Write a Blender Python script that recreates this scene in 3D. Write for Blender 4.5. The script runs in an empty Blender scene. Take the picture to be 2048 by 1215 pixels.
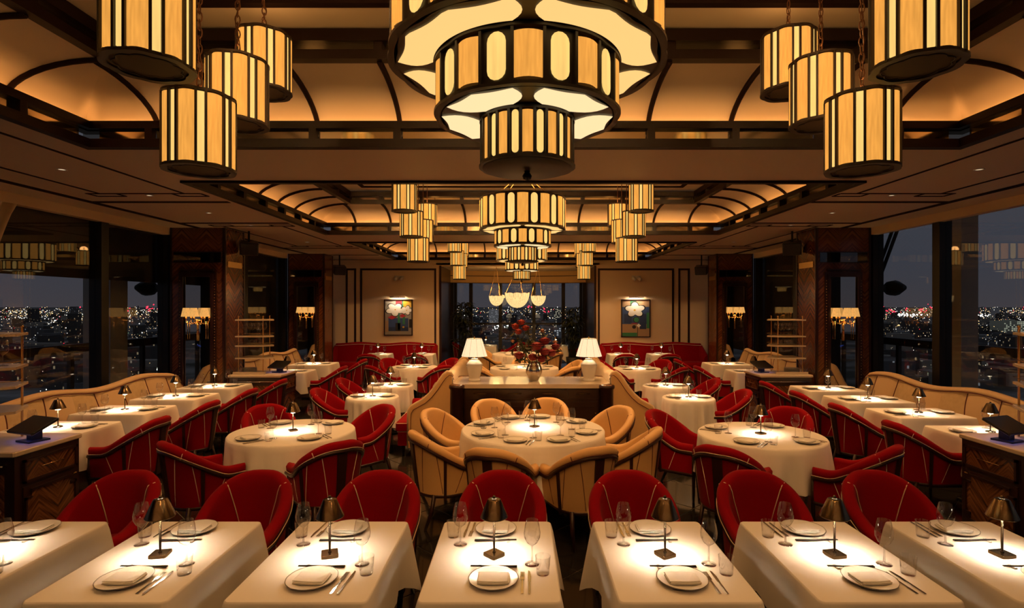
import bpy, math, random
from math import sin, cos, pi, radians, sqrt
from mathutils import Vector, Matrix
random.seed(7)
S = bpy.context.scene
COL = S.collection
# ------------------------------------------------------------------ camera, world, exposure
FPX = 1100.0                                   # focal length in pixels of the 2048 wide frame
cam_d = bpy.data.cameras.new('camera')
cam = bpy.data.objects.new('camera', cam_d); COL.objects.link(cam)
cam.location = (0, 0, 2.05); cam.rotation_euler = (radians(90), 0, 0)
cam_d.sensor_width = 36; cam_d.sensor_fit = 'HORIZONTAL'
cam_d.lens = FPX / 2048 * 36
cam_d.shift_x = -17 / 2048; cam_d.shift_y = 2.5 / 2048
cam_d.clip_start = 0.05; cam_d.clip_end = 60000
S.camera = cam
S.view_settings.view_transform = 'Standard'; S.view_settings.look = 'None'
S.view_settings.exposure = 0.0; S.view_settings.gamma = 1.0
S.view_settings.use_curve_mapping = False
cy = S.cycles
cy.max_bounces = 6; cy.diffuse_bounces = 2; cy.glossy_bounces = 3; cy.transmission_bounces = 2
cy.transparent_max_bounces = 24; cy.caustics_reflective = False; cy.caustics_refractive = False
cy.sample_clamp_indirect = 4.0; cy.use_light_tree = False; cy.use_adaptive_sampling = True; cy.adaptive_threshold = .03
w = bpy.data.worlds.new('night_sky'); S.world = w; w.use_nodes = True
nt = w.node_tree; nt.nodes.clear()
wo = nt.nodes.new('ShaderNodeOutputWorld'); bg = nt.nodes.new('ShaderNodeBackground')
tc = nt.nodes.new('ShaderNodeTexCoord'); sx = nt.nodes.new('ShaderNodeSeparateXYZ')
rp = nt.nodes.new('ShaderNodeValToRGB')
rp.color_ramp.elements[0].position = 0.0; rp.color_ramp.elements[0].color = (.062, .056, .064, 1)
rp.color_ramp.elements[1].position = 0.35; rp.color_ramp.elements[1].color = (.064, .067, .080, 1)
e = rp.color_ramp.elements.new(.06); e.color = (.050, .053, .068, 1)
nt.links.new(tc.outputs['Generated'], sx.inputs[0]); nt.links.new(sx.outputs['Z'], rp.inputs[0])
nt.links.new(rp.outputs[0], bg.inputs[0]); nt.links.new(bg.outputs[0], wo.inputs[0])
bg.inputs[1].default_value = 1.0

# ------------------------------------------------------------------ material helpers
def new_mat(name):
    m = bpy.data.materials.new(name); m.use_nodes = True
    n = m.node_tree.nodes; p = n.get('Principled BSDF')
    return m, m.node_tree, p
def pbr(name, col, rough=.5, metal=0, emit=None, es=0, spec=.5, sheen=0, noise=None, bump=None, coat=0):
    m, t, p = new_mat(name)
    p.inputs['Base Color'].default_value = (*col, 1)
    p.inputs['Roughness'].default_value = rough; p.inputs['Metallic'].default_value = metal
    p.inputs['Specular IOR Level'].default_value = spec
    p.inputs['Sheen Weight'].default_value = sheen
    p.inputs['Coat Weight'].default_value = coat; p.inputs['Coat Roughness'].default_value = .08
    if emit:
        p.inputs['Emission Color'].default_value = (*emit, 1); p.inputs['Emission Strength'].default_value = es
    if noise:
        sc, c2, det = noise
        tx = t.nodes.new('ShaderNodeTexCoord'); nz = t.nodes.new('ShaderNodeTexNoise'); mx = t.nodes.new('ShaderNodeMix'); mx.data_type = 'RGBA'
        nz.inputs['Scale'].default_value = sc; nz.inputs['Detail'].default_value = det
        t.links.new(tx.outputs['Object'], nz.inputs['Vector']); t.links.new(nz.outputs['Fac'], mx.inputs['Factor'])
        mx.inputs['A'].default_value = (*col, 1); mx.inputs['B'].default_value = (*c2, 1)
        t.links.new(mx.outputs['Result'], p.inputs['Base Color'])
    if bump:
        sc, st = bump
        tx = t.nodes.new('ShaderNodeTexCoord'); nz = t.nodes.new('ShaderNodeTexNoise'); bp = t.nodes.new('ShaderNodeBump')
        nz.inputs['Scale'].default_value = sc; bp.inputs['Strength'].default_value = st; bp.inputs['Distance'].default_value = .01
        t.links.new(tx.outputs['Object'], nz.inputs['Vector']); t.links.new(nz.outputs['Fac'], bp.inputs['Height'])
        t.links.new(bp.outputs['Normal'], p.inputs['Normal'])
    return m
def glow(name, col, strength, weave=0.0, scale=(90, 90, 9)):
    """lit lamp shade: emission with a woven variation"""
    m, t, p = new_mat(name)
    p.inputs['Base Color'].default_value = (col[0] * .25, col[1] * .25, col[2] * .25, 1); p.inputs['Roughness'].default_value = .8
    p.inputs['Specular IOR Level'].default_value = .1
    p.inputs['Emission Color'].default_value = (*col, 1); p.inputs['Emission Strength'].default_value = strength
    if weave:
        tx = t.nodes.new('ShaderNodeTexCoord'); mp = t.nodes.new('ShaderNodeMapping'); nz = t.nodes.new('ShaderNodeTexNoise')
        mp.inputs['Scale'].default_value = scale; nz.inputs['Scale'].default_value = 1.0; nz.inputs['Detail'].default_value = 2
        t.links.new(tx.outputs['Object'], mp.inputs[0]); t.links.new(mp.outputs[0], nz.inputs['Vector'])
        mr = t.nodes.new('ShaderNodeMapRange'); mr.inputs['From Min'].default_value = .3; mr.inputs['From Max'].default_value = .7
        mr.inputs['To Min'].default_value = strength * (1 - weave); mr.inputs['To Max'].default_value = strength * (1 + weave)
        t.links.new(nz.outputs['Fac'], mr.inputs['Value']); t.links.new(mr.outputs[0], p.inputs['Emission Strength'])
    return m
def clear_glass(name, tint=(1, 1, 1), ior=1.5, rough=0.0, boost=1.0, edge=5.0):
    m = bpy.data.materials.new(name); m.use_nodes = True; t = m.node_tree; t.nodes.clear()
    o = t.nodes.new('ShaderNodeOutputMaterial'); mix = t.nodes.new('ShaderNodeMixShader'); tr = t.nodes.new('ShaderNodeBsdfTransparent')
    gl = t.nodes.new('ShaderNodeBsdfGlossy'); tr.inputs[0].default_value = (*tint, 1); gl.inputs['Roughness'].default_value = rough
    ge = t.nodes.new('ShaderNodeNewGeometry'); dt = t.nodes.new('ShaderNodeVectorMath'); dt.operation = 'DOT_PRODUCT'
    t.links.new(ge.outputs['Normal'], dt.inputs[0]); t.links.new(ge.outputs['Incoming'], dt.inputs[1])
    def mth(op, a, b=None, c=None):
        n = t.nodes.new('ShaderNodeMath'); n.operation = op
        for i, v in enumerate((a, b, c)):
            if v is None: continue
            if isinstance(v, (int, float)): n.inputs[i].default_value = v
            else: t.links.new(v, n.inputs[i])
        return n.outputs[0]
    r0 = ((ior - 1) / (ior + 1)) ** 2 * boost                      # Schlick reflectance, the same from both sides
    k = mth('POWER', mth('SUBTRACT', 1.0, mth('ABSOLUTE', dt.outputs['Value'])), edge)
    t.links.new(mth('MINIMUM', mth('MULTIPLY_ADD', k, 1 - r0, r0), 1.0), mix.inputs[0])
    t.links.new(tr.outputs[0], mix.inputs[1]); t.links.new(gl.outputs[0], mix.inputs[2]); t.links.new(mix.outputs[0], o.inputs[0])
    return m
def veneer(name, c1, c2, chev=.25, freq=60, rough=.18, axis='xz'):
    """chevron wood veneer: bands running up to a central seam, with streaky grain"""
    m, t, p = new_mat(name)
    N = t.nodes.new
    tx = N('ShaderNodeTexCoord'); sp = N('ShaderNodeSeparateXYZ'); t.links.new(tx.outputs['Object'], sp.inputs[0])
    add = N('ShaderNodeMath'); add.operation = 'ADD'; t.links.new(sp.outputs['X'], add.inputs[0]); t.links.new(sp.outputs['Y'], add.inputs[1])
    pp = N('ShaderNodeMath'); pp.operation = 'PINGPONG'; t.links.new(add.outputs[0], pp.inputs[0]); pp.inputs[1].default_value = chev
    s1 = N('ShaderNodeMath'); s1.operation = 'SUBTRACT'; t.links.new(sp.outputs['Z'], s1.inputs[0]); t.links.new(pp.outputs[0], s1.inputs[1])
    cb = N('ShaderNodeCombineXYZ'); t.links.new(s1.outputs[0], cb.inputs['X'])
    m2 = N('ShaderNodeMath'); m2.operation = 'MULTIPLY'; t.links.new(pp.outputs[0], m2.inputs[0]); m2.inputs[1].default_value = .12
    t.links.new(m2.outputs[0], cb.inputs['Y'])
    nz = N('ShaderNodeTexNoise'); nz.inputs['Scale'].default_value = freq; nz.inputs['Detail'].default_value = 3
    t.links.new(cb.outputs[0], nz.inputs['Vector'])
    cr = N('ShaderNodeValToRGB'); cr.color_ramp.elements[0].position = .35; cr.color_ramp.elements[0].color = (*c1, 1)
    cr.color_ramp.elements[1].position = .68; cr.color_ramp.elements[1].color = (*c2, 1)
    t.links.new(nz.outputs['Fac'], cr.inputs[0]); t.links.new(cr.outputs[0], p.inputs['Base Color'])
    p.inputs['Roughness'].default_value = rough; p.inputs['Coat Weight'].default_value = .3; p.inputs['Coat Roughness'].default_value = .1
    return m
EMX = 1.0
MT = dict(
 cream_paint=pbr('cream_paint', (.84, .66, .44), .55, bump=(40, .03)),
 ceiling_paint=pbr('ceiling_paint', (.80, .68, .50), .42, bump=(30, .02)),
 cove_paint=pbr('cove_paint', (.78, .68, .54), .6),
 dark_wood=pbr('dark_wood', (.020, .0065, .004), .28, noise=(25, (.036, .011, .006), 3), coat=.2),
 rail_wood=pbr('rail_wood', (.010, .0036, .002), .42, spec=.14),
 inlay=pbr('dark_inlay', (.014, .006, .004), .7, spec=.1),
 black_metal=pbr('black_metal', (.008, .008, .009), .35, .2),
 veneer=veneer('mahogany_veneer', (.055, .016, .006), (.22, .075, .026), .21, 26),
 veneer_small=veneer('rosewood_veneer', (.05, .018, .008), (.30, .115, .04), .19, 34),
 brass=pbr('brass', (.62, .42, .18), .25, 1), dark_brass=pbr('dark_brass', (.25, .18, .11), .20, 1),
 gold=pbr('polished_brass', (.85, .60, .28), .15, 1),
 chrome=pbr('polished_steel', (.70, .66, .60), .16, 1), silver=pbr('hammered_silver', (.62, .55, .45), .18, 1, bump=(30, .25)),
 stone_top=pbr('stone_top', (.62, .50, .36), .045, noise=(6, (.68, .57, .43), 4), coat=.5),
 stone_edge=pbr('stone_slab', (.66, .52, .36), .25, noise=(7, (.72, .60, .45), 3)),
 red=pbr('red_velvet', (.29, .0012, .006), .8, sheen=.05, spec=.06, noise=(140, (.24, .001, .005), 2)),
 cream=pbr('cream_leather', (.70, .415, .165), .45, noise=(30, (.74, .45, .18), 2)),
 cream_plain=pbr('cream_fabric', (.58, .40, .22), .8, sheen=.1),
 damask=pbr('damask_fabric', (.60, .43, .23), .6, noise=(16, (.42, .29, .14), 4), sheen=.1),
 pipe_pale=pbr('pale_piping', (.85, .62, .42), .6), pipe_dark=pbr('dark_red_piping', (.10, .012, .010), .6),
 cloth=pbr('white_tablecloth', (.80, .75, .69), .85, bump=(9, .12), spec=.15),
 china=pbr('white_china', (.80, .77, .72), .28, spec=.35), china_rim=pbr('plate_rim', (.10, .07, .05), .3),
 napkin=pbr('napkin_linen', (.80, .77, .72), .9, spec=.1), black_lacquer=pbr('black_lacquer', (.02, .015, .012), .3),
 glass=clear_glass('drinking_glass', (.96, .955, .95), 1.5, 0, 2.6, 2.6),
 pane=clear_glass('window_glass', (.93, .94, .95), 1.5, 0, 1.5),
 smoked=clear_glass('smoked_mirror_glass', (.10, .08, .06), 1.9, .02, 2.2),
 mirror=pbr('mirror', (.72, .70, .67), .02, 1), mirror_strip=pbr('aged_mirror', (.62, .52, .36), .10, 1),
 frame_black=pbr('window_frame_black', (.010, .010, .011), .35), blind=pbr('dark_blind', (.006, .006, .007), .6),
 concrete=pbr('concrete', (.55, .54, .50), .9, noise=(3, (.42, .41, .38), 5)),
 steel_dark=pbr('dark_steel', (.05, .055, .06), .5, .3),
 tile=pbr('dark_stone_tile', (.016, .014, .012), .10, noise=(3, (.030, .026, .022), 6), coat=.3),
 grout=pbr('pale_grout', (.16, .125, .09), .6),
 fabric_lit=glow('lit_shade_fabric', (.92, .395, .068), .92, .14),
 strip_lit=glow('lit_glass_strip', (1.0, .64, .185), 1.0, .10, (40, 40, 4)),
 diffuser=glow('lit_diffuser', (1.0, .62, .215), 1.03), diffuser_hot=glow('lit_diffuser_bright', (1.0, .76, .40), 1.06),
 lantern_bottom=pbr('lantern_bottom_board', (.10, .065, .035), .7), lantern_frame=pbr('bronze_frame', (.022, .012, .007), .45),
 bronze_chain=pbr('bronze_chain', (.16, .075, .04), .35, .8),
 led=glow('led_strip', (1.0, .40, .10), 11.0), lamp_disc=glow('lamp_led_disc', (1.0, .86, .62), 14.0),
 down_disc=glow('downlight_disc', (1.0, .78, .5), .9),
 sconce_shade=glow('sconce_shade_silk', (1.0, .50, .13), .72, .30, (240, 240, 4)),
 lamp_shade=glow('lit_white_lampshade', (1.0, .80, .50), .95, .03), bowl=glow('lit_silk_bowl', (1.0, .70, .28), 1.0, .30, (55, 55, 2)),
 ceramic=pbr('white_ceramic', (.80, .74, .66), .25, coat=.3),
 white_metal=pbr('white_metal', (.75, .72, .66), .4), plastic=pbr('black_plastic', (.012, .012, .013), .3),
 screen=glow('tablet_screen', (.10, .18, 1.0), 1.6), screen_led=glow('blue_indicator', (.15, .2, 1.0), 18),
 leaf=pbr('dark_palm_leaf', (.020, .028, .012), .5), leaf2=pbr('bouquet_leaf', (.05, .045, .015), .5),
 petal=pbr('dark_red_petal', (.20, .006, .010), .6), petal2=pbr('orange_red_petal', (.30, .03, .012), .6), stem=pbr('green_stem', (.03, .05, .015), .5),
 blossom=pbr('pale_blossom', (.45, .22, .12), .6), soil=pbr('planter_black', (.012, .010, .009), .5),
 curtain=pbr('cream_curtain', (.66, .53, .36), .85, sheen=.1),
 valance=pbr('ochre_valance', (.70, .45, .18), .8),
)
# ------------------------------------------------------------------ mesh builder
class MB:
    def __init__(s): s.v = []; s.f = []; s.m = []; s.sm = []
    def add(s, vs, fs, mi=0, smooth=False, M=None):
        b = len(s.v)
        if M is not None: vs = [M @ Vector(p) for p in vs]
        s.v += [tuple(p) for p in vs]
        for f in fs: s.f.append([b + i for i in f]); s.m.append(mi); s.sm.append(smooth)
        return s
    def box(s, x0, x1, y0, y1, z0, z1, mi=0, M=None, b=0.0):
        if b <= 0:
            vs = [(x, y, z) for z in (z0, z1) for y in (y0, y1) for x in (x0, x1)]
            return s.add(vs, [(0, 2, 3, 1), (4, 5, 7, 6), (0, 1, 5, 4), (2, 6, 7, 3), (0, 4, 6, 2), (1, 3, 7, 5)], mi, False, M)
        def ring(z, i):
            xa, xb, ya, yb = x0 + i, x1 - i, y0 + i, y1 - i; c = b
            return [(xa + c, ya, z), (xb - c, ya, z), (xb, ya + c, z), (xb, yb - c, z), (xb - c, yb, z), (xa + c, yb, z), (xa, yb - c, z), (xa, ya + c, z)]
        vs = ring(z0, b * .6) + ring(z0 + b * .6, 0) + ring(z1 - b * .6, 0) + ring(z1, b * .6)
        fs = [tuple(range(7, -1, -1)), tuple(range(24, 32))]
        for k in range(3):
            for i in range(8): fs.append((k * 8 + i, k * 8 + (i + 1) % 8, k * 8 + 8 + (i + 1) % 8, k * 8 + 8 + i))
        return s.add(vs, fs, mi, False, M)
    def lathe(s, prof, n=24, mi=0, M=None, smooth=True, lobes=None, arc=None):
        """prof: (r,z) list. lobes=(count,amp) makes the outline scalloped"""
        vs = []; fs = []
        for r, z in prof:
            for i in range(n):
                a = 2 * pi * i / n; rr = r
                if lobes: rr = r * (1 + lobes[1] * (abs(sin(a * lobes[0] / 2)) - .6))
                vs.append((rr * cos(a), rr * sin(a), z))
        for k in range(len(prof) - 1):
            for i in range(n): fs.append((k * n + i, k * n + (i + 1) % n, k * n + n + (i + 1) % n, k * n + n + i))
        if prof[0][0] > 1e-4 and len(prof) > 1 and s._cap: fs.append(tuple(range(n - 1, -1, -1)))
        if prof[-1][0] > 1e-4 and s._cap: fs.append(tuple((len(prof) - 1) * n + i for i in range(n)))
        return s.add(vs, fs, mi, smooth, M)
    _cap = False
    def tube(s, pts, r, n=6, mi=0, closed=False, M=None, cap=True, smooth=True):
        pts = [Vector(p) for p in pts]; N = len(pts); rs = r if isinstance(r, (list, tuple)) else [r] * N
        vs = []; fs = []; up = None
        for i, p in enumerate(pts):
            a = pts[i - 1] if (i > 0 or closed) else p; c = pts[(i + 1) % N] if (i < N - 1 or closed) else p
            d = (c - a); d = d.normalized() if d.length > 1e-9 else Vector((0, 0, 1))
            if up is None: up = Vector((0, 0, 1)) if abs(d.z) < .9 else Vector((1, 0, 0))
            x = d.cross(up); x = x.normalized() if x.length > 1e-6 else d.orthogonal().normalized()
            up = x.cross(d).normalized()
            for k in range(n):
                t = 2 * pi * k / n; vs.append(p + (x * cos(t) + up * sin(t)) * rs[i])
        for i in range(N if closed else N - 1):
            j = (i + 1) % N
            for k in range(n): fs.append((i * n + k, i * n + (k + 1) % n, j * n + (k + 1) % n, j * n + k))
        if cap and not closed: fs.append(tuple(range(n - 1, -1, -1))); fs.append(tuple((N - 1) * n + k for k in range(n)))
        return s.add(vs, fs, mi, smooth, M)
    def grid(s, P, mi=0, smooth=True, cu=False, cv=False, M=None):
        nu = len(P); nv = len(P[0]); vs = [p for row in P for p in row]; fs = []
        for i in range(nu if cu else nu - 1):
            for j in range(nv if cv else nv - 1):
                a, b = i, (i + 1) % nu; c, d = j, (j + 1) % nv
                fs.append((a * nv + c, b * nv + c, b * nv + d, a * nv + d))
        return s.add(vs, fs, mi, smooth, M)
    def prism(s, poly, z0, z1, mi=0, M=None):
        n = len(poly); vs = [(x, y, z0) for x, y in poly] + [(x, y, z1) for x, y in poly]
        fs = [tuple(range(n - 1, -1, -1)), tuple(range(n, 2 * n))] + [(i, (i + 1) % n, n + (i + 1) % n, n + i) for i in range(n)]
        return s.add(vs, fs, mi, False, M)
    def mesh(s, name, *mats):
        me = bpy.data.meshes.new(name); me.from_pydata(s.v, [], s.f)
        for m in mats: me.materials.append(MT[m] if isinstance(m, str) else m)
        me.polygons.foreach_set('material_index', s.m); me.polygons.foreach_set('use_smooth', s.sm)
        me.update(); return me
def capped():
    b = MB(); b._cap = True; return b
# ------------------------------------------------------------------ scene helpers
def tag(o, label=None, cat=None, group=None, kind=None):
    if label: o['label'] = label
    if cat: o['category'] = cat
    if group: o['group'] = group
    if kind: o['kind'] = kind
    return o
def ob(name, me, parent=None, loc=None, rz=None, **k):
    o = bpy.data.objects.new(name, me); COL.objects.link(o)
    if parent: o.parent = parent
    if loc is not None: o.location = loc
    if rz: o.rotation_euler = (0, 0, rz)
    return tag(o, **k)
def empty(name, loc=(0, 0, 0), rz=0, **k): return ob(name, None, None, loc, rz, **k)
KIDS = {}
def copy_tree(o, parent=None):
    c = o.copy(); COL.objects.link(c); c.parent = parent
    for ch in o.children: copy_tree(ch, c)
    return c
_used = set()
def place(proto, loc, rz, label, group=None, cat=None):
    """the first use moves the prototype itself, later ones copy it with its parts"""
    if proto.name in _used: o = copy_tree(proto)
    else: o = proto; _used.add(proto.name)
    o.location = loc; o.rotation_euler = (0, 0, rz)
    return tag(o, label=label, group=group, cat=cat)
def spot(parent, loc, watts, angle, blend, col, size=.02, rot=None, name='lamp_light'):
    d = bpy.data.lights.new(name, 'SPOT'); d.energy = watts; d.spot_size = angle; d.spot_blend = blend; d.color = col; d.shadow_soft_size = size
    o = bpy.data.objects.new(name, d); COL.objects.link(o); o.parent = parent; o.location = loc
    if rot: o.rotation_euler = rot
    return o
def point(parent, loc, watts, col, size=.04, name='lamp_light'):
    d = bpy.data.lights.new(name, 'POINT'); d.energy = watts; d.color = col; d.shadow_soft_size = size
    o = bpy.data.objects.new(name, d); COL.objects.link(o); o.parent = parent; o.location = loc
    return o
def smooth(a, b, x):
    t = min(1, max(0, (x - a) / (b - a))); return t * t * (3 - 2 * t)
# ------------------------------------------------------------------ the setting
XC = .03; HX = 3.61; ZC = 3.36
WX = 6.05; Y0 = -3.0; YB = 16.0; BY = 19.5; BX0, BX1 = -2.36, 2.20
COFFERS = ((.25, 4.55), (5.78, 10.08), (11.35, 15.60))
floor = ob('floor', MB().box(-WX - .1, WX + .1, Y0, YB + .1, -.12, -.006).box(BX0, BX1, YB, BY + .1, -.12, -.006).mesh('floor', 'grout'),
           kind='structure', label='dark polished stone floor with pale diagonal joints')
TS = .62; q = TS / 2 - .004
tile_me = MB().box(-q, q, -q, q, -.006, 0, b=.003).mesh('tile', 'tile')
rest = MB(); RT = Matrix.Rotation(pi / 4, 4, 'Z'); near_tiles = 0
for i in range(-30, 31):
    for j in range(-30, 31):
        x = (i - j) * TS / sqrt(2); y = 6 + (i + j) * TS / sqrt(2)
        inroom = -WX + .3 < x < WX - .3 and Y0 + .3 < y < YB - .3
        inbay = BX0 + .4 < x < BX1 - .4 and YB - .3 <= y < BY - .3
        if not (inroom or inbay): continue
        if abs(x) < 3.95 and 2.9 < y < 8.6 and near_tiles < 290:
            o = ob('tile', tile_me, floor, (x, y, 0)); o.rotation_euler = (0, 0, pi / 4); near_tiles += 1
        else:
            rest.box(-q, q, -q, q, -.006, 0, M=Matrix.Translation((x, y, 0)) @ RT)
ob('far_tiles', rest.mesh('far_tiles', 'tile'), floor, kind='stuff')
# ceiling: the flat soffit between and around the coffers
b = MB()
xs0, xs1 = XC - HX, XC + HX
b.box(-WX, xs0, Y0, YB, ZC, ZC + .06).box(xs1, WX, Y0, YB, ZC, ZC + .06)
yy = Y0
for a, c in COFFERS:
    b.box(xs0, xs1, yy, a, ZC, ZC + .06); yy = c
b.box(xs0, xs1, yy, YB, ZC, ZC + .06)
ceiling = ob('ceiling', b.mesh('ceiling', 'ceiling_paint'), kind='structure', label='cream painted ceiling with dark inlaid lines')
def inlay(name, x0, x1, y0, y1, z=ZC - .006): return ob(name, MB().box(x0, x1, y0, y1, z, z + .008).mesh(name, 'inlay'), ceiling)
for sgn in (-1, 1):
    def span(a, c): return (a, c) if a < c else (c, a)
    x0, x1 = span(sgn * 5.50, sgn * 5.40); inlay('inlay_line', x0, x1, Y0, YB)
    for yb in (1.5, 3.3, 6.98, 8.77, 12.6, 14.35):
        x0, x1 = span(sgn * 5.41, sgn * 3.7); inlay('inlay_line', x0, x1, yb - .045, yb + .045)
    for ya, yz in ((3.85, 6.45), (9.12, 12.15)):
        for xl in (3.93, 4.92):
            x0, x1 = span(sgn * xl, sgn * (xl + .03)); inlay('fret_line', x0, x1, ya, yz)
        for yl in (ya, yz):
            x0, x1 = span(sgn * 3.75, sgn * 5.1); inlay('fret_line', x0, x1, yl - .014, yl + .014)
            for xl in (3.93, 4.92):
                s2 = 1 if yl == yz else -1
                for dx in (-.18, .16):
                    xa = sgn * (xl + dx); inlay('fret_line', xa - .014, xa + .014, *span(yl, yl + s2 * .16))
                xa, xb = span(sgn * (xl - .18), sgn * (xl + .16)); y2 = yl + s2 * .16
                inlay('fret_line', xa, xb, y2 - .014, y2 + .014)
for ya in (YB - .12,): inlay('inlay_line', -WX, WX, ya - .03, ya + .03)

def ring(mb, x0, x1, y0, y1, w, z0, z1):
    """rectangular frame whose outer edge is x0..y1 and whose bars are w wide"""
    mb.box(x0, x1, y0, y0 + w, z0, z1).box(x0, x1, y1 - w, y1, z0, z1).box(x0, x0 + w, y0 + w, y1 - w, z0, z1).box(x1 - w, x1, y0 + w, y1 - w, z0, z1)
    return mb
def coffer(y0, y1, label, which):
    x0, x1 = xs0, xs1
    r = empty('ceiling_coffer', (0, 0, 0), label=label, kind='structure')
    ob('lower_rail', ring(MB(), x0, x1, y0, y1, .075, 3.335, 3.405).mesh('lower_rail', 'rail_wood'), r)
    ob('upper_rail', ring(MB(), x0, x1, y0, y1, .06, 3.495, 3.555).mesh('upper_rail', 'rail_wood'), r)
    D = .60; zi = 3.80
    def at(side, u, phi, inset=0.0):
        """point on the cove: side 0 near, 1 far, 2 left, 3 right; u runs along the side"""
        off = -.09 + (D + .09) * (1 - cos(phi)) + inset * sin(phi * .5 + .3); z = 3.50 + (zi - 3.50) * sin(phi) - inset * .8
        if side == 0: return (u, y0 + off, z)
        if side == 1: return (u, y1 - off, z)
        if side == 2: return (x0 + off, u, z)
        return (x1 - off, u, z)
    n = 10
    for side in range(4):
        P = []
        for k in range(n + 1):
            ph = pi / 2 * k / n; off = -.09 + (D + .09) * (1 - cos(ph))
            lo, hi = (x0 + off, x1 - off) if side < 2 else (y0 + off, y1 - off)
            P.append([at(side, lo + (hi - lo) * j / 8, ph) for j in range(9)])
        ob('cove_panel', MB().grid(P).mesh('cove_panel', 'cove_paint'), r)
        # light strip lying on the ledge behind the upper rail
        ln = (x0 + .02, x1 - .02) if side < 2 else (y0 + .02, y1 - .02)
        m = MB()
        if side == 0: m.box(ln[0], ln[1], y0 - .055, y0 - .03, 3.500, 3.510)
        if side == 1: m.box(ln[0], ln[1], y1 + .03, y1 + .055, 3.500, 3.510)
        if side == 2: m.box(x0 - .055, x0 - .03, ln[0], ln[1], 3.500, 3.510)
        if side == 3: m.box(x1 + .03, x1 + .055, ln[0], ln[1], 3.500, 3.510)
        ob('led_strip', m.mesh('led_strip', 'led'), r)
        m = MB()
        if side == 0: m.box(x0 - .09, x1 + .09, y0 - .09, y0 + .0, 3.488, 3.497)
        if side == 1: m.box(x0 - .09, x1 + .09, y1 - .0, y1 + .09, 3.488, 3.497)
        if side == 2: m.box(x0 - .09, x0, y0, y1, 3.488, 3.497)
        if side == 3: m.box(x1, x1 + .09, y0, y1, 3.488, 3.497)
        ob('ledge', m.mesh('ledge', 'rail_wood'), r)
        if side < 2: us = [XC + s * v for v in (.345, 1.04, 1.73, 2.42, 3.07) for s in (-1, 1)]
        else:
            ym = (y0 + y1) / 2; us = [ym + s * v for v in (.30, .90, 1.50) for s in (-1, 1)]
        us.sort()
        for u in us:
            ob('rib', MB().tube([at(side, u, pi / 2 * k / 10, .012) for k in range(11)], .021, 6).mesh('rib', 'inlay'), r)
            m = MB(); h = .03
            if side == 0: m.box(u - h, u + h, y0 + .005, y0 + .06, 3.405, 3.495); m.box(u - h, u + h, y0 + D + .0, y0 + D + .06, 3.85, 3.92)
            if side == 1: m.box(u - h, u + h, y1 - .06, y1 - .005, 3.405, 3.495); m.box(u - h, u + h, y1 - D - .06, y1 - D, 3.85, 3.92)
            if side == 2: m.box(x0 + .005, x0 + .06, u - h, u + h, 3.405, 3.495); m.box(x0 + D, x0 + D + .06, u - h, u + h, 3.85, 3.92)
            if side == 3: m.box(x1 - .06, x1 - .005, u - h, u + h, 3.405, 3.495); m.box(x1 - D - .06, x1 - D, u - h, u + h, 3.85, 3.92)
            ob('post', m.mesh('post', 'rail_wood'), r)
        ends = (x0 + .07, x1 - .07) if side < 2 else (y0 + .07, y1 - .07)
        cuts = [ends[0]] + us + [ends[1]]
        for a, c in zip(cuts, cuts[1:]):
            a += .035; c -= .035; m = MB()
            if c - a < .05: continue
            if side == 0: m.box(a, c, y0 + .004, y0 + .010, 3.405, 3.495)
            if side == 1: m.box(a, c, y1 - .010, y1 - .004, 3.405, 3.495)
            if side == 2: m.box(x0 + .004, x0 + .010, a, c, 3.405, 3.495)
            if side == 3: m.box(x1 - .010, x1 - .004, a, c, 3.405, 3.495)
            ob('mirror_pane', m.mesh('mirror_pane', 'mirror_strip'), r)
    # inner double frame, its mirror band, and the flat panel above
    i = D - .01; a0, a1, c0, c1 = x0 + i, x1 - i, y0 + i, y1 - i
    ob('inner_rail', ring(MB(), a0, a1, c0, c1, .08, 3.79, 3.855).mesh('inner_rail', 'rail_wood'), r)
    ob('inner_band', ring(MB(), a0, a1, c0, c1, .012, 3.855, 3.915).mesh('inner_band', 'mirror_strip'), r)
    ob('inner_top_rail', ring(MB(), a0, a1, c0, c1, .085, 3.915, 4.0).mesh('inner_top_rail', 'rail_wood'), r)
    ob('top_panel', MB().box(a0 - .05, a1 + .05, c0 - .05, c1 + .05, 4.02, 4.06).mesh('top_panel', 'ceiling_paint'), r)
    ob('top_trim', ring(MB(), a0 + .35, a1 - .35, c0 + .35, c1 - .35, .06, 4.0, 4.02).mesh('top_trim', 'inlay'), r)
    return r
coffer(*COFFERS[0], 'glowing ceiling coffer nearest the viewer with dark ribs', 1)
coffer(*COFFERS[1], 'middle glowing ceiling coffer with dark ribs and rails', 2)
coffer(*COFFERS[2], 'farthest glowing ceiling coffer before the pictures wall', 3)
# walls
def struct(name, mb, *m, label=None): return ob(name, mb.mesh(name, *m), kind='structure', label=label)
wb = struct('wall_back', MB().box(-WX, BX0, YB, YB + .1, 0, ZC).box(BX1, WX, YB, YB + .1, 0, ZC).box(BX0, BX1, YB, YB + .1, 3.18, ZC), 'cream_paint', label='cream wall at the far end with dark panel mouldings')
for (x0, x1) in ((-4.66, -2.45), (2.25, 4.46), (-5.08, -4.78), (4.59, 4.92)):
    m = MB(); z0, z1, t, y = .5, 3.12, .055, YB
    m.box(x0, x1, y - .02, y, z1 - t, z1).box(x0, x1, y - .02, y, z0, z0 + t).box(x0, x0 + t, y - .02, y, z0 + t, z1 - t).box(x1 - t, x1, y - .02, y, z0 + t, z1 - t)
    ob('panel_moulding', m.mesh('panel_moulding', 'dark_wood'), wb)
for xx in (BX0, BX1 - .06): ob('opening_trim', MB().box(xx, xx + .06, YB - .03, YB, 0, 3.2).mesh('opening_trim', 'dark_wood'), wb)
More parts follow.
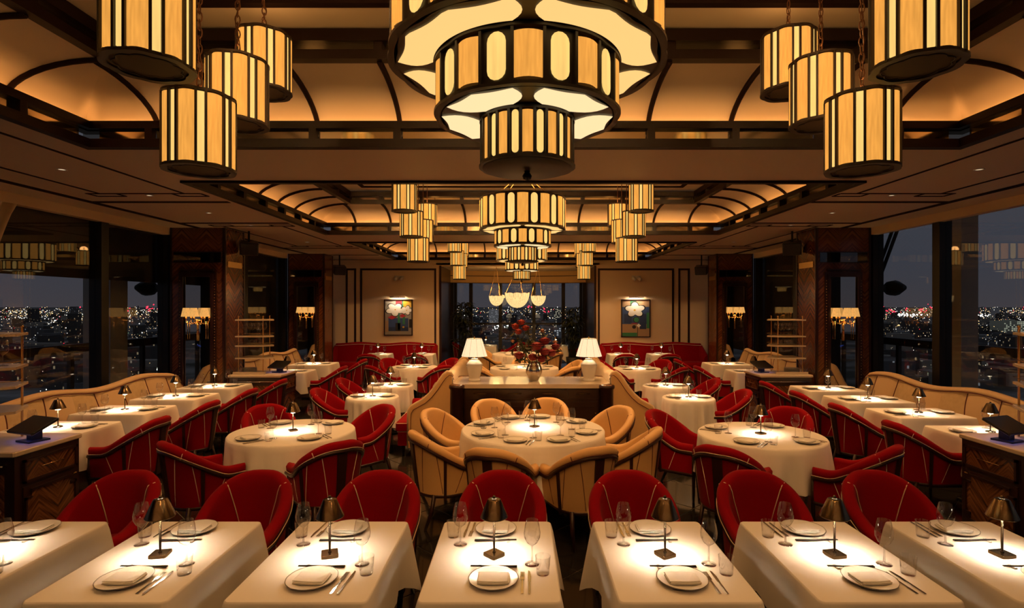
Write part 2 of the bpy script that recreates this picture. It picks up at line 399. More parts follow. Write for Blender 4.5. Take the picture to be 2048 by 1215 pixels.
struct('wall_behind_camera', MB().box(-WX, WX, Y0 - .1, Y0, 0, ZC), 'veneer', label='dark wall behind the viewer')
# low sill walls under the side windows
for s, nm in ((-1, 'wall_left'), (1, 'wall_right')):
    x0, x1 = sorted((s * WX, s * (WX + .12)))
    o = struct(nm, MB().box(x0, x1, Y0, YB, 0, .42), 'dark_wood', label='low dark sill wall under the %s windows' % ('left' if s < 0 else 'right'))
    ob('pelmet', MB().box(*sorted((s * 5.93, s * 6.05)), Y0, 9.3, 3.24, ZC).box(*sorted((s * 5.93, s * 6.05)), 9.95, 14.0, 3.24, ZC).mesh('pelmet', 'cream_paint'), o)
# bay at the far end
bay = struct('wall_bay', MB().box(BX0 - .1, BX0, YB + .1, BY + .1, 0, 3.3).box(BX1, BX1 + .1, YB + .1, BY + .1, 0, 3.3), 'dark_wood', label='dark side walls of the far window bay')
ob('bay_ceiling', MB().box(BX0 - .1, BX1 + .1, YB, BY + .1, 3.22, 3.28).mesh('bay_ceiling', 'ceiling_paint'), bay)
P = []
for k in range(17):
    u = -1 + 2 * k / 16; x = (BX0 + BX1) / 2 + u * (BX1 - BX0) / 2; y = 18.55 + .45 * (1 - u * u); P.append([(x, y, 2.80), (x, y - .02, 3.0), (x, y, 3.22)])
ob('valance', MB().grid(P).mesh('valance', 'valance'), bay)
ob('valance_trim', MB().tube([(p[1][0], p[1][1] - .012, 3.05) for p in P], .012, 5).tube([(p[0][0], p[0][1] - .005, 2.81) for p in P], .012, 5).mesh('valance_trim', 'dark_wood'), bay)
for x0, x1 in ((BX0 + .0, BX0 + .10), (BX1 - .10, BX1)): ob('jamb_panel', MB().box(x0, x1, BY - .9, BY - .8, 0, 3.2).mesh('jamb_panel', 'black_metal'), bay)
ob('sill', MB().box(BX0, BX1, BY - .12, BY + .06, .40, .52).mesh('sill', 'black_metal'), bay)
# pillars
def pillar(s, y, label):
    r = empty('pillar', (0, 0, 0), label=label, kind='structure')
    x0, x1 = sorted((s * 5.0, s * 5.92)); y1 = y + .65
    ob('shaft', MB().box(x0, x1, y, y1, 0, ZC).mesh('shaft', 'veneer'), r)
    mx0, mx1 = sorted((s * 5.22, s * 5.68)); f = y - .02
    ob('mirror', MB().box(mx0, mx1, y - .012, y - .002, .35, 2.53).mesh('mirror', 'mirror'), r)
    m = MB()
    for w_, d_ in ((.085, .03), (.045, .05)):
        m.box(mx0 - w_, mx0, y - d_, y, .3, 2.53).box(mx1, mx1 + w_, y - d_, y, .3, 2.53).box(mx0 - w_, mx1 + w_, y - d_, y, 2.53, 2.53 + w_)
    m.box(mx0 - .05, mx1 + .05, y - .055, y, 2.63, 2.66)
    ob('mirror_frame', m.mesh('mirror_frame', 'dark_wood'), r)
    m = MB(); st = capped()
    for k in range(44):
        z = .4 + k * .048
        for xx in (mx0 - .062, mx1 + .062): st.lathe([(.011, 0), (.009, .006), (.003, .010)], 6, M=Matrix.Translation((xx, y - .03, z)) @ Matrix.Rotation(pi / 2, 4, 'X'))
    ob('stud', st.mesh('stud', 'gold'), r, kind='stuff')
    ob('transom_glass', MB().box(x0 + .06, x1 - .06, y - .012, y - .002, 2.78, 2.94).mesh('transom_glass', 'smoked'), r)
    m = MB(); ring_ = ((x0 + .05, x1 - .05, 2.94, 2.955), (x0 + .05, x1 - .05, 2.765, 2.78))
    for a, c, z0, z1 in ring_: m.box(a, c, y - .02, y, z0, z1)
    ob('transom_trim', m.mesh('transom_trim', 'dark_wood'), r)
    m = MB()
    for xx in (x0, x1 - .03): m.box(xx, xx + .03, y - .012, y, 0, ZC)
    ix = 5.0 * s
    m.box(*sorted((ix, ix - s * .012)), y, y + .03, 0, ZC).box(*sorted((ix, ix - s * .012)), y1 - .03, y1, 0, ZC)
    ob('corner_trim', m.mesh('corner_trim', 'dark_wood'), r)
    ob('side_plate', MB().box(*sorted((ix, ix - s * .008)), y + .09, y1 - .09, 2.70, 2.80).mesh('side_plate', 'brass'), r)
    return r
for s, sd in ((-1, 'left'), (1, 'right')):
    pillar(s, 9.3, 'wood veneer pillar with mirror beside the near %s window' % sd)
    pillar(s, 14.0, 'wood veneer pillar with mirror at the far %s corner' % sd)
# windows
wn = 0
def window(axis, pos, spans, z0, z1, transom, label, mull=.14):
    """axis 'x': pane plane at X=pos with spans along Y; axis 'y': pane plane at Y=pos with spans along X"""
    global wn; wn += 1
    r = empty('window_%d' % wn, (0, 0, 0), label=label, kind='structure')
    def bx(m, a, c, d0, d1, za, zb):
        if axis == 'x': return m.box(pos + d0, pos + d1, a, c, za, zb)
        return m.box(a, c, pos + d0, pos + d1, za, zb)
    for a, c in zip(spans, spans[1:]):
        h = mull / 2
        ob('pane', bx(MB(), a + h, c - h, -.004, .004, z0, z1).mesh('pane', 'pane'), r)
        if transom:
            ob('transom', bx(MB(), a + h, c - h, -.03, .03, transom, transom + .07).mesh('transom', 'frame_black'), r)
    for a in spans: ob('mullion', bx(MB(), a - mull / 2, a + mull / 2, -.09, .09, z0, z1).mesh('mullion', 'frame_black'), r)
    m = MB(); bx(m, spans[0], spans[-1], -.07, .07, z0 - .06, z0); bx(m, spans[0], spans[-1], -.07, .07, z1, z1 + .06)
    ob('window_frame', m.mesh('window_frame', 'frame_black'), r)
    return r
window('x', -WX - .02, (Y0, .5, 3.2, 5.6, 7.92, 9.4), .46, 3.30, None, 'tall left window over the cream banquette with city view')
window('x', WX + .02, (Y0, .5, 3.2, 5.5, 7.92, 9.4), .46, 3.30, None, 'tall right window over the cream banquette with city view')
window('x', -WX - .02, (9.9, 12.0, 14.05), .46, 3.30, None, 'dark left window between the two pillars')
window('x', WX + .02, (9.9, 12.0, 14.05), .46, 3.30, None, 'dark right window between the two pillars')
window('y', BY, (BX0 + .05, -1.755, -.71, .47, 1.515, BX1 - .05), .52, 2.90, 1.36, 'far bay window behind the hanging bowl lights', .12)
# dark blinds behind the left glass and both rear side windows
for x0, x1, a, c, z in ((-6.20, -6.17, Y0, 9.4, 2.43), (-6.20, -6.17, 9.9, 14.05, .8), (6.17, 6.20, 9.9, 14.05, .8)):
    o = struct('trim_%d' % (1 + [2.43, .8, .8].index(z) + (1 if x0 > 0 else 0)), MB().box(x0, x1, a, c, z, 3.36).box(x0 - .01, x1 + .01, a, c, z, z + .03), 'blind', label='dark blind lowered outside the %s glass' % ('near left' if c < 9.5 else 'rear left' if x0 < 0 else 'rear right'))
# outside: balcony slab, balustrade, concrete column, braces
def balustrade(s, label):
    r = empty('balustrade', (s * 6.9, 0, 0), label=label, cat='balustrade')
    ob('rail', MB().box(-.05, .05, 1.0, 15.5, 1.32, 1.45).mesh('rail', 'steel_dark'), r)
    for k in range(9): ob('post', MB().box(-.03, .03, 2.0 + k * 1.6, 2.07 + k * 1.6, -.1, 1.32).mesh('post', 'steel_dark'), r)
    return r
balustrade(-1, 'dark balcony balustrade outside the left windows'); balustrade(1, 'dark balcony balustrade outside the right windows')
for s in (-1, 1): struct('balcony_slab', MB().box(*sorted((s * 6.2, s * 7.0)), Y0, YB, -.3, -.1), 'concrete', label='concrete balcony edge outside the %s windows' % ('left' if s < 0 else 'right'))
for s in (-1, 1): struct('roof_overhang', MB().box(*sorted((s * 6.12, s * 7.1)), Y0, YB, 3.55, 3.75), 'concrete', label='concrete overhang above the %s balcony' % ('left' if s < 0 else 'right'))
struct('concrete_column', MB().box(6.45, 6.70, 8.05, 8.38, -.1, 5), 'concrete', label='grey concrete column outside the right window')
struct('concrete_column', MB().box(-7.2, -6.75, 9.05, 9.45, -.1, 5), 'concrete', label='dark concrete column outside the left window')
for s, sd in ((1, 'right'), (-1, 'left')):
    r = empty('diagonal_brace', (s * 6.75, 10.2, 2.75), label='dark diagonal steel tubes with a floodlight outside the %s window' % sd, cat='brace')
    for k in (0, .14): ob('tube', MB().tube([(0, .2 + k, -.30), (0, -.45 + k, .82)], .03, 8).mesh('tube', 'steel_dark'), r)
    ob('floodlight_housing', capped().lathe([(.05, 0), (.13, .05), (.14, .2), (.05, .42)], 12, M=Matrix.Translation((0, -.10, -.39)) @ Matrix.Rotation(pi / 2, 4, 'X')).mesh('floodlight_housing', 'steel_dark'), r)
    ob('floodlight_bracket', MB().tube([(0, -.10, -.39), (0, .18, -.28)], .02, 6).mesh('floodlight_bracket', 'steel_dark'), r)
# ------------------------------------------------------------------ the city far below
GZ = -95.0
m_ground, t, p = new_mat('city_ground_dark')
p.inputs['Roughness'].default_value = .9
nz = t.nodes.new('ShaderNodeTexNoise'); nz.inputs['Scale'].default_value = .012; nz.inputs['Detail'].default_value = 6
txc = t.nodes.new('ShaderNodeTexCoord'); t.links.new(txc.outputs['Object'], nz.inputs['Vector'])
cr = t.nodes.new('ShaderNodeValToRGB'); cr.color_ramp.elements[0].position = .42; cr.color_ramp.elements[0].color = (.05, .06, .05, 1)
cr.color_ramp.elements[1].position = .62; cr.color_ramp.elements[1].color = (.42, .42, .42, 1)
t.links.new(nz.outputs['Fac'], cr.inputs[0]); t.links.new(cr.outputs[0], p.inputs['Base Color'])
struct('city_ground', MB().add([(-26000, -2000, GZ), (26000, -2000, GZ), (26000, 26000, GZ), (-26000, 26000, GZ)], [(0, 1, 2, 3)]), m_ground, label='dark city ground stretching to the horizon outside')
def facade(name, base, lit, prob, cell, glowcol=(1, .75, .4), wash=0.0):
    m, t, p = new_mat(name); N = t.nodes.new
    tx = N('ShaderNodeTexCoord'); mp = N('ShaderNodeMapping'); mp.inputs['Scale'].default_value = (1 / cell, 1 / cell, 1 / 3.4); t.links.new(tx.outputs['Object'], mp.inputs[0])
    fl = N('ShaderNodeVectorMath'); fl.operation = 'FLOOR'; t.links.new(mp.outputs[0], fl.inputs[0])
    wn_ = N('ShaderNodeTexWhiteNoise'); t.links.new(fl.outputs[0], wn_.inputs['Vector'])
    gt = N('ShaderNodeMath'); gt.operation = 'GREATER_THAN'; gt.inputs[1].default_value = 1 - prob; t.links.new(wn_.outputs['Value'], gt.inputs[0])
    ge = N('ShaderNodeNewGeometry'); sp = N('ShaderNodeSeparateXYZ'); t.links.new(ge.outputs['Normal'], sp.inputs[0])
    ab = N('ShaderNodeMath'); ab.operation = 'ABSOLUTE'; t.links.new(sp.outputs['Z'], ab.inputs[0]); lt = N('ShaderNodeMath'); lt.operation = 'LESS_THAN'; lt.inputs[1].default_value = .5; t.links.new(ab.outputs[0], lt.inputs[0])
    mu = N('ShaderNodeMath'); mu.operation = 'MULTIPLY'; t.links.new(gt.outputs[0], mu.inputs[0]); t.links.new(lt.outputs[0], mu.inputs[1])
    m2 = N('ShaderNodeMath'); m2.operation = 'MULTIPLY_ADD'; t.links.new(mu.outputs[0], m2.inputs[0]); m2.inputs[1].default_value = lit; m2.inputs[2].default_value = wash  # wash: faint wall glow put in for street light falling on facades
    p.inputs['Base Color'].default_value = (*base, 1); p.inputs['Roughness'].default_value = .9
    p.inputs['Emission Color'].default_value = (*glowcol, 1); t.links.new(m2.outputs[0], p.inputs['Emission Strength'])
    return m
F = [facade('city_facade_warm', (.10, .095, .09), .20, .022, 2.2, (1, .75, .42)), facade('city_facade_cool', (.16, .16, .16), .15, .02, 2.4, (.85, .9, 1)), facade('city_facade_pale', (.30, .29, .27), .14, .02, 2.2, (1, .85, .6), .004)]
rnd = random.Random(11)
def fan():
    """a random direction and distance inside the sectors the windows look out on"""
    k = rnd.random()
    if k < .42: sl = -rnd.uniform(.52, 1.35)
    elif k < .58: sl = rnd.uniform(-.22, .24)
    else: sl = rnd.uniform(.52, 1.3)
    d = 620 * (14 ** rnd.random()); return sl * d, d
cb = MB()
for k in range(1500):
    x, y = fan(); wd = rnd.uniform(12, 45); dp = rnd.uniform(12, 40); h = rnd.choice((8, 10, 12, 16, 20, 26, 34)) * rnd.uniform(.8, 1.3)
    if rnd.random() < .07 and y > 1500: h = rnd.uniform(45, 95); wd = rnd.uniform(16, 28)
    cb.box(x - wd / 2, x + wd / 2, y, y + dp, GZ, GZ + h, mi=rnd.choice((0, 0, 1, 2)))
tag(ob('city_blocks', cb.mesh('city_blocks', *F)), 'countless dim city buildings spread out below the windows', 'cityscape', kind='stuff')
LM = [glow('city_light_warm', (1, .62, .25), 3.0), glow('city_light_white', (1, .93, .8), 4.0), glow('city_light_red', (1, .02, .05), 5.0), glow('city_light_dim', (.9, .75, .5), .8), glow('city_light_green', (.5, .9, .4), 1.2), glow('city_light_hot', (1, .97, .9), 14.0)]
cl = MB()
def dot(x, y, z, sc, mi):
    cl.add([(x - sc, y, z), (x + sc, y, z), (x, y, z + sc * 1.2), (x, y - sc, z - sc * .8)], [(0, 1, 2), (0, 2, 3), (1, 3, 2), (0, 3, 1)], mi)
for k in range(6500):
    x, y = fan(); r_ = sqrt(x * x + y * y); z = GZ + rnd.uniform(4, 26)
    mi = rnd.choices((0, 1, 2, 3, 4, 5), (30, 18, 1.2, 46, 2, 1.5))[0]
    dot(x, y, z, r_ * rnd.uniform(.00022, .00055) * (1.5 if mi == 5 else 1), mi)
for k in range(1500):      # the denser glitter towards the horizon
    x, y = fan(); f_ = rnd.uniform(3000, 9500) / y; x *= f_; y *= f_
    dot(x, y, GZ + rnd.uniform(5, 70), y * rnd.uniform(.0003, .0008), rnd.choices((0, 1, 2, 5), (40, 26, 6, 3))[0])
# red crane and mast lights, floodlit grounds
for px, py, n, sp in ((252, 619, 9, 10), (300, 618, 11, 12), (160, 618, 4, 30), (325, 621, 6, 12), (205, 625, 3, 8), (1757, 618, 10, 12), (1780, 624, 10, 16), (1815, 617, 4, 8), (1845, 620, 8, 14), (1862, 615, 4, 8), (1060, 613, 3, 5), (1088, 617, 3, 6), (1110, 622, 3, 8), (1095, 628, 2, 4)):
    for k in range(n):
        d = 4200; a = px + rnd.gauss(0, sp / 2); bpy_ = py + rnd.gauss(0, 3)
        dot((a - 1041) / FPX * d, d, 2.05 + (610 - bpy_) / FPX * d, d * rnd.uniform(.0007, .0016), 2)
for px, py, n, sp, sv, mi in ((232, 643, 60, 10, 3, 1), (1815, 629, 70, 14, 2.2, 5), (1790, 651, 50, 18, 2, 0), (1968, 631, 40, 16, 2, 5), (40, 628, 40, 25, 3, 0), (60, 635, 30, 30, 3, 1), (1960, 757, 40, 22, 3, 5), (110, 790, 30, 14, 4, 5), (55, 722, 16, 9, 4, 5), (75, 733, 4, 2, 2, 5), (140, 728, 8, 3, 2, 1), (1930, 740, 60, 26, 8, 4), (1000, 652, 30, 14, 3, 5), (1120, 652, 30, 14, 6, 1), (1070, 664, 26, 30, 6, 0), (270, 630, 50, 40, 5, 0), (230, 626, 50, 40, 4, 1), (1760, 636, 40, 40, 4, 1), (1990, 645, 40, 30, 6, 0), (150, 640, 40, 60, 6, 1)):
    for k in range(n):
        a = px + rnd.gauss(0, sp); c = py + rnd.gauss(0, sv); dy = max(c - 610, 9); d = 1100 * 92 / dy
        dot((a - 1041) / FPX * d, d, GZ + 5, d * rnd.uniform(.0004, .0010), mi)
tag(ob('city_lights', cl.mesh('city_lights', *LM)), 'countless street lights and windows glittering across the night city', 'city lights', kind='stuff')
def tower(name, label, px0, px1, py_top, py_bot, base, lit, prob, wash, glowcol=(1, .85, .6), parts=True):
    """a single building: stands on the city ground at the distance its foot gives"""
    d = FPX * (2.05 - GZ) / (py_bot - 610); x0 = (px0 - 1041) / FPX * d; x1 = (px1 - 1041) / FPX * d; zt = 2.05 + (610 - py_top) / FPX * d
    r = empty(name, ((x0 + x1) / 2, d, GZ), label=label, cat='building'); wd = x1 - x0; h = zt - GZ; dp = wd * .7
    fm = facade(name + '_facade', base, 0, 0, 4, glowcol, wash); wm = glow(name + '_window_light', glowcol, lit)
    ob('walls', MB().box(-wd / 2, wd / 2, 0, dp, 0, h).mesh('walls', fm), r)
    ob('roof', MB().box(-wd / 2 - .5, wd / 2 + .5, -.5, dp, h, h + 1.2).box(-wd * .2, wd * .15, dp * .3, dp * .6, h + 1.2, h + 5).mesh('roof', fm), r)
    nf = max(3, int(h / 5.0)); nc = max(4, int(wd / 6.0)); me = None
    me = MB().box(-wd / nc * .3, wd / nc * .3, -.6, -.05, 0, h / nf * .5).mesh('window', wm)
    for i in range(nf):
        for j in range(nc):
            if rnd.random() < prob: ob('window', me, r, (-wd / 2 + wd * (j + .5) / nc, 0, h * (i + .3) / nf))
    return r
tower('apartment_block', 'pale floodlit stepped building below the left window rail', 232, 265, 722, 752, (.5, .46, .38), .5, .35, .035, (1, .82, .5))
tower('office_block', 'flat office building with lit floors above the pale stepped building', 212, 252, 704, 727, (.3, .3, .28), .45, .55, .012, (1, .9, .6))
tower('office_tower', 'slim white tower seen through the bay beside the left bowl light', 978, 997, 619, 648, (.5, .5, .5), .25, .2, .05, (.95, .95, 1))
tower('office_tower', 'dark tower with lit windows in the third bay pane', 1108, 1122, 617, 654, (.2, .2, .2), .6, .45, .005, (1, .9, .65))
tower('apartment_block', 'lit apartment block low in the right half of the bay', 1108, 1132, 655, 684, (.3, .3, .3), .5, .5, .008, (.9, .95, 1))
tower('hospital_block', 'broad block with rows of lit windows at the right edge', 2008, 2056, 642, 668, (.4, .42, .38), .45, .55, .02, (.95, 1, .75))
tower('residential_tower', 'dim tower rising on the skyline in the left window', 62, 70, 625, 648, (.3, .3, .3), .3, .3, .015, (1, .9, .7))
tower('residential_tower', 'twin grey tower on the skyline right of the concrete column', 1988, 1999, 616, 636, (.4, .4, .4), .2, .15, .02, (.9, .9, 1))
# ------------------------------------------------------------------ ceiling lights
WARM = (1.0, .47, .14)
def arc_panel(r, a0, a1, z0, z1, bulge=0.0, n=6, th=.004):
    P = []
    for k in range(n + 1):
        t = k / n; a = a0 + (a1 - a0) * t; rr = r + bulge * sin(pi * t)
        P.append([(rr * sin(a), -rr * cos(a), z0), (rr * sin(a), -rr * cos(a), z1)])
    Q = [[((r_[0] ** 2 + r_[1] ** 2) ** .5, r_) for r_ in row] for row in P]
    m = MB(); m.grid(P)
    m.grid([[(p[0] * (1 - th / R), p[1] * (1 - th / R), p[2]) for R, p in row] for row in Q][::-1])
    return m
def pill_panel(r, a0, a1, z0, z1, n=7):
    """stadium shaped glass on the drum"""
    w2 = (a1 - a0) / 2 * r; am = (a0 + a1) / 2; h = z1 - z0; pts = []
    for k in range(n + 1): t = pi * k / n; pts.append((w2 * cos(t), z1 - w2 + w2 * sin(t)))
    for k in range(n + 1): t = pi + pi * k / n; pts.append((w2 * cos(t), z0 + w2 + w2 * sin(t)))
    P = [(r * sin(am + u / r), -r * cos(am + u / r), z) for u, z in pts]; c = (r * sin(am), -r * cos(am), (z0 + z1) / 2)
    return MB().add(P + [c], [(i, (i + 1) % len(P), len(P)) for i in range(len(P))], 0, False)
def drum_shell(mb, r, z0, z1, n=72, lobes=0, amp=0.0, ph=0.0):
    P = []
    for k in range(n):
        a = 2 * pi * k / n; rr = r + (amp * abs(cos((a - ph) * lobes / 2)) if lobes else 0)
        P.append([(rr * sin(a), -rr * cos(a), z0), (rr * sin(a), -rr * cos(a), z1)])
    return mb.grid(P, cu=True)
def ring_plate(mb, ro, ri, z, n=96, lobes=0, amp=0.0, th=.012):
    O = []; I = []
    for k in range(n):
        a = 2 * pi * k / n; o = ro + (amp * abs(cos(a * lobes / 2)) if lobes else 0); i = ri + (amp * 1.2 * (abs(cos(a * lobes / 2)) - .5) if lobes else 0)
        O.append((o * sin(a), -o * cos(a))); I.append((i * sin(a), -i * cos(a)))
    P = [[(*O[k], z), (*I[k], z), (*I[k], z + th), (*O[k], z + th)] for k in range(n)]
    return mb.grid(P, smooth=False, cu=True, cv=True)
def tier(root, name, R, z0, z1, npan, pill_f, fab_f, nsp, inner, hot, split, bottom):
    """one drum of a chandelier: fabric panels and pill windows in a dark frame, lit diffuser ring below"""
    t = ob(name, None, root); per = 2 * pi / npan; bw = .016 if R > .3 else .011; zz0, zz1 = z0 + bw * 1.6, z1 - bw * 1.6
    fr = MB(); drum_shell(fr, R - .004, z0, z1, 96)
    ring_plate(fr, R + .012, R - .02, z0 - .004, 96, npan, R * .022); ring_plate(fr, R + .010, R - .02, z1 - .010, 96, npan, R * .022)
    fp = MB(); pp = MB()
    for k in range(npan):
        a = k * per
        for sg in (-1, 1):
            aa = a + sg * (fab_f / 2 + .012) * per; fr.box(-.006, .006, -.012, .006, z0, z1, M=Matrix.Rotation(aa, 4, 'Z') @ Matrix.Translation((0, -R, 0)))
        f = arc_panel(R + .001, a - fab_f / 2 * per, a + fab_f / 2 * per, zz0, zz1, R * .035)
        g = pill_panel(R + .001, a + per / 2 - pill_f / 2 * per, a + per / 2 + pill_f / 2 * per, z0 + bw * 1.3, z1 - bw * 1.3)
        if split:
            ob('fabric_panel', f.mesh('fabric_panel', 'fabric_lit'), t); ob('pill_window', g.mesh('pill_window', 'strip_lit'), t)
        else:
            fp.add(f.v, f.f, 0, True); pp.add(g.v, g.f, 0, False)
    if not split:
        ob('fabric_panel', fp.mesh('fabric_panel', 'fabric_lit'), t, kind='stuff'); ob('pill_window', pp.mesh('pill_window', 'strip_lit'), t, kind='stuff')
    if bottom == 'diffuser':
        ri = inner + .012; ro = R - .028 * R / .6
        per = 2 * pi / nsp; hw = .042
        for k in range(nsp):
            a0, a1 = k * per, (k + 1) * per; P = []; n = 22
            for j in range(n + 1):
                u = j / n; row = []
                for i in range(7):
                    v = i / 6; rr = ri + (ro - ri) * v; pad = hw * (.55 + 1.5 * (2 * v - 1) ** 2 * .6) / rr
                    if v == 1: rr -= R * .045 * (abs(sin((a0 + u * per) * npan / 2)) - .2)
                    a = a0 + pad + (per - 2 * pad) * u; row.append((rr * sin(a), -rr * cos(a), z0 - .008))
                P.append(row)
            ob('diffuser', MB().grid(P, smooth=False).mesh('diffuser', 'diffuser_hot' if hot else 'diffuser'), t)
        n = 96
        bk = MB().grid([[((R - .01) * sin(2 * pi * k / n), -(R - .01) * cos(2 * pi * k / n), z0 - .004), (inner * .8 * sin(2 * pi * k / n), -inner * .8 * cos(2 * pi * k / n), z0 - .004)] for k in range(n)], cu=True)
        fr.add(bk.v, bk.f, 0, False)
    else:
        fr.lathe([(R, z0 - .006), (R * .96, z0 - .012), (.02, z0 - .016), (.0, z0 - .016)], 48)
        ob('finial', capped().lathe([(.0, z0 - .06), (.018, z0 - .052), (.022, z0 - .038), (.012, z0 - .022), (.016, z0 - .012)], 14).mesh('finial', 'lantern_frame'), t)
    ob('frame', fr.mesh('frame', 'lantern_frame'), t)
    return t
def chandelier(y, label, split):
    r = empty('chandelier', (XC, y, 0), label=label, cat='chandelier', group='tiered drum chandeliers')
    tier(r, 'top_tier', .60, 3.135, 3.58, 12, .30, .48, 4, .41, False, split, 'diffuser')
    tier(r, 'middle_tier', .40, 2.895, 3.125, 10, .31, .46, 5, .205, True, split, 'diffuser')
    tier(r, 'bottom_tier', .202, 2.675, 2.885, 12, .28, .50, 4, 0, False, split, 'plate')
    m = MB()
    for k in range(4):
        a = pi / 4 + k * pi / 2; m.tube([(.5 * sin(a), -.5 * cos(a), 3.57), (.06 * sin(a), -.06 * cos(a), 3.93)], .006, 5)
    ob('suspension_rod', m.mesh('suspension_rod', 'gold'), r)
    ob('ceiling_rose', capped().lathe([(.09, 4.02), (.09, 3.98), (.05, 3.93), (.03, 3.92)], 20).mesh('ceiling_rose', 'dark_brass'), r)
    point(r, (0, 0, 3.68), 26, WARM, .25)
    return r
chandelier(2.50, 'huge lit tiered drum chandelier nearest the viewer', True)
chandelier(7.93, 'lit tiered drum chandelier over the central console, second in line', True)
chandelier(13.47, 'small-looking tiered drum chandelier farthest away above the bowl lights', False)
# lanterns: V-shaped rows of five on either side of each chandelier
LR, LH, LN = .155, .36, 8
def lantern_proto(split, links):
    r = empty('pendant_lantern'); per = 2 * pi / LN
    fr = MB(); fp = MB(); sp = MB(); drum_shell(fr, LR - .005, 0, LH, 60)
    ring_plate(fr, LR + .006, LR - .02, -.004, 90, LN, .008); ring_plate(fr, LR + .006, LR - .02, LH - .008, 90, LN, .008)
    fm = arc_panel(LR, -.30 * per, .30 * per, .014, LH - .014, .010); sm = arc_panel(LR + .001, -.135 * per, .135 * per, .014, LH - .014, 0, 3)
    fme = fm.mesh('fabric_panel', 'fabric_lit'); sme = sm.mesh('light_strip', 'strip_lit')
    for k in range(LN):
        a = k * per
        for ang in (.336, .664):
            fr.box(-.0055, .0055, -.012, .004, 0, LH, M=Matrix.Rotation(a + ang * per, 4, 'Z') @ Matrix.Translation((0, -LR, 0)))
        if split:
            o = ob('fabric_panel', fme, r); o.rotation_euler = (0, 0, a); o = ob('light_strip', sme, r); o.rotation_euler = (0, 0, a + per / 2)
        else:
            fp.add(fm.v, fm.f, 0, True, Matrix.Rotation(a, 4, 'Z')); sp.add(sm.v, sm.f, 0, True, Matrix.Rotation(a + per / 2, 4, 'Z'))
    if not split:
        ob('fabric_panel', fp.mesh('fabric_panels', 'fabric_lit'), r, kind='stuff'); ob('light_strip', sp.mesh('light_strips', 'strip_lit'), r, kind='stuff')
    ob('frame', fr.mesh('frame', 'lantern_frame'), r)
    bt = MB(); n = 72; bt.add([(0, 0, .004)] + [((LR - .004) * sin(2 * pi * k / n), -(LR - .004) * cos(2 * pi * k / n), .004) for k in range(n)], [(0, 1 + (k + 1) % n, 1 + k) for k in range(n)])
    ob('bottom_board', bt.mesh('bottom_board', 'lantern_bottom'), r)
    sc = MB(); sc.tube([((LR * .72 + .012 * abs(cos(2 * pi * k / n * 4.5))) * sin(2 * pi * k / n), -(LR * .72 + .012 * abs(cos(2 * pi * k / n * 4.5))) * cos(2 * pi * k / n), -.001) for k in range(n)], .003, 4, closed=True)
    ob('scalloped_edge', sc.mesh('scalloped_edge', 'lantern_frame'), r)
    point(r, (0, 0, LH + .03), 2.2, WARM, .08)
    return r
def add_chain(r, z, links):
    top = 4.02 - z; ch = MB()
    for sgn in (-1, 1): ch.tube([(sgn * .13, 0, LH), (0, 0, LH + .02)], .004, 4)
    if links:
        L = .055; n = int((top - LH - .03) / (L * .74))
        for k in range(n):
            zc = LH + .04 + k * L * .74; pts = []
            for j in range(10):
                a = 2 * pi * j / 10; pts.append((.013 * cos(a), 0, zc + L / 2 * sin(a)) if k % 2 else (0, .013 * cos(a), zc + L / 2 * sin(a)))
            ch.tube(pts, .0035, 4, closed=True)
        ch.tube([(.012 * sin(k * .9), .012 * cos(k * .7), LH + .02 + (top - LH - .03) * k / 14) for k in range(15)], .003, 4)
    else: ch.tube([(0, 0, LH + .02), (0, 0, top)], .006, 5)
    ob('chain', ch.mesh('chain', 'bronze_chain'), r)
VROW = ((-.98, 3.29), (-.50, 3.01), (.02, 2.70), (.43, 3.03), (.80, 3.35))       # offset along Y, bottom z
nth = ('nearest and highest', 'second', 'lowest', 'fourth', 'farthest')
ZOFF = (0, 0, .02, .05, .06)
XOFF = {-1: (0, .04, -.06, -.08, -.10), 1: (0, 0, .10, .12, .115)}
protoA = lantern_proto(True, True); protoB = lantern_proto(False, False); firstA = [True]; firstB = [True]
for ci, (cyy, cn) in enumerate(((2.72, 'front'), (8.27, 'middle'), (13.85, 'rear'))):
    for s, sd in ((-1, 'left'), (1, 'right')):
        for k, (dy, z) in enumerate(VROW):
            if ci == 0 and k == 0: continue
            P_ = protoA if ci == 0 else protoB; fl = firstA if ci == 0 else firstB
            if fl[0]: o = P_; fl[0] = False
            else: o = copy_tree(P_)
            for c in [c for c in o.children if c.name.startswith('chain')]: bpy.data.objects.remove(c)
            o.location = (XC + s * 1.57 + (XOFF[s][k] if ci == 0 else 0), cyy + dy, z + (ZOFF[k] if ci == 0 else 0)); o.rotation_euler = (0, 0, rnd.uniform(0, .6))
            lab = {1: 'big striped lantern cut by the top edge in the front %s row', 2: 'lowest striped lantern of the front %s row',
                   3: 'striped lantern just behind the lowest one in the front %s row', 4: 'farthest striped lantern of the front %s row'}.get(k, '') % sd if ci == 0 else 'striped drum lantern, %s in the %s %s hanging row' % (nth[k], cn, sd)
            tag(o, lab, 'lantern', 'striped hanging lanterns')
            add_chain(o, z + (ZOFF[k] if ci == 0 else 0), ci == 0)
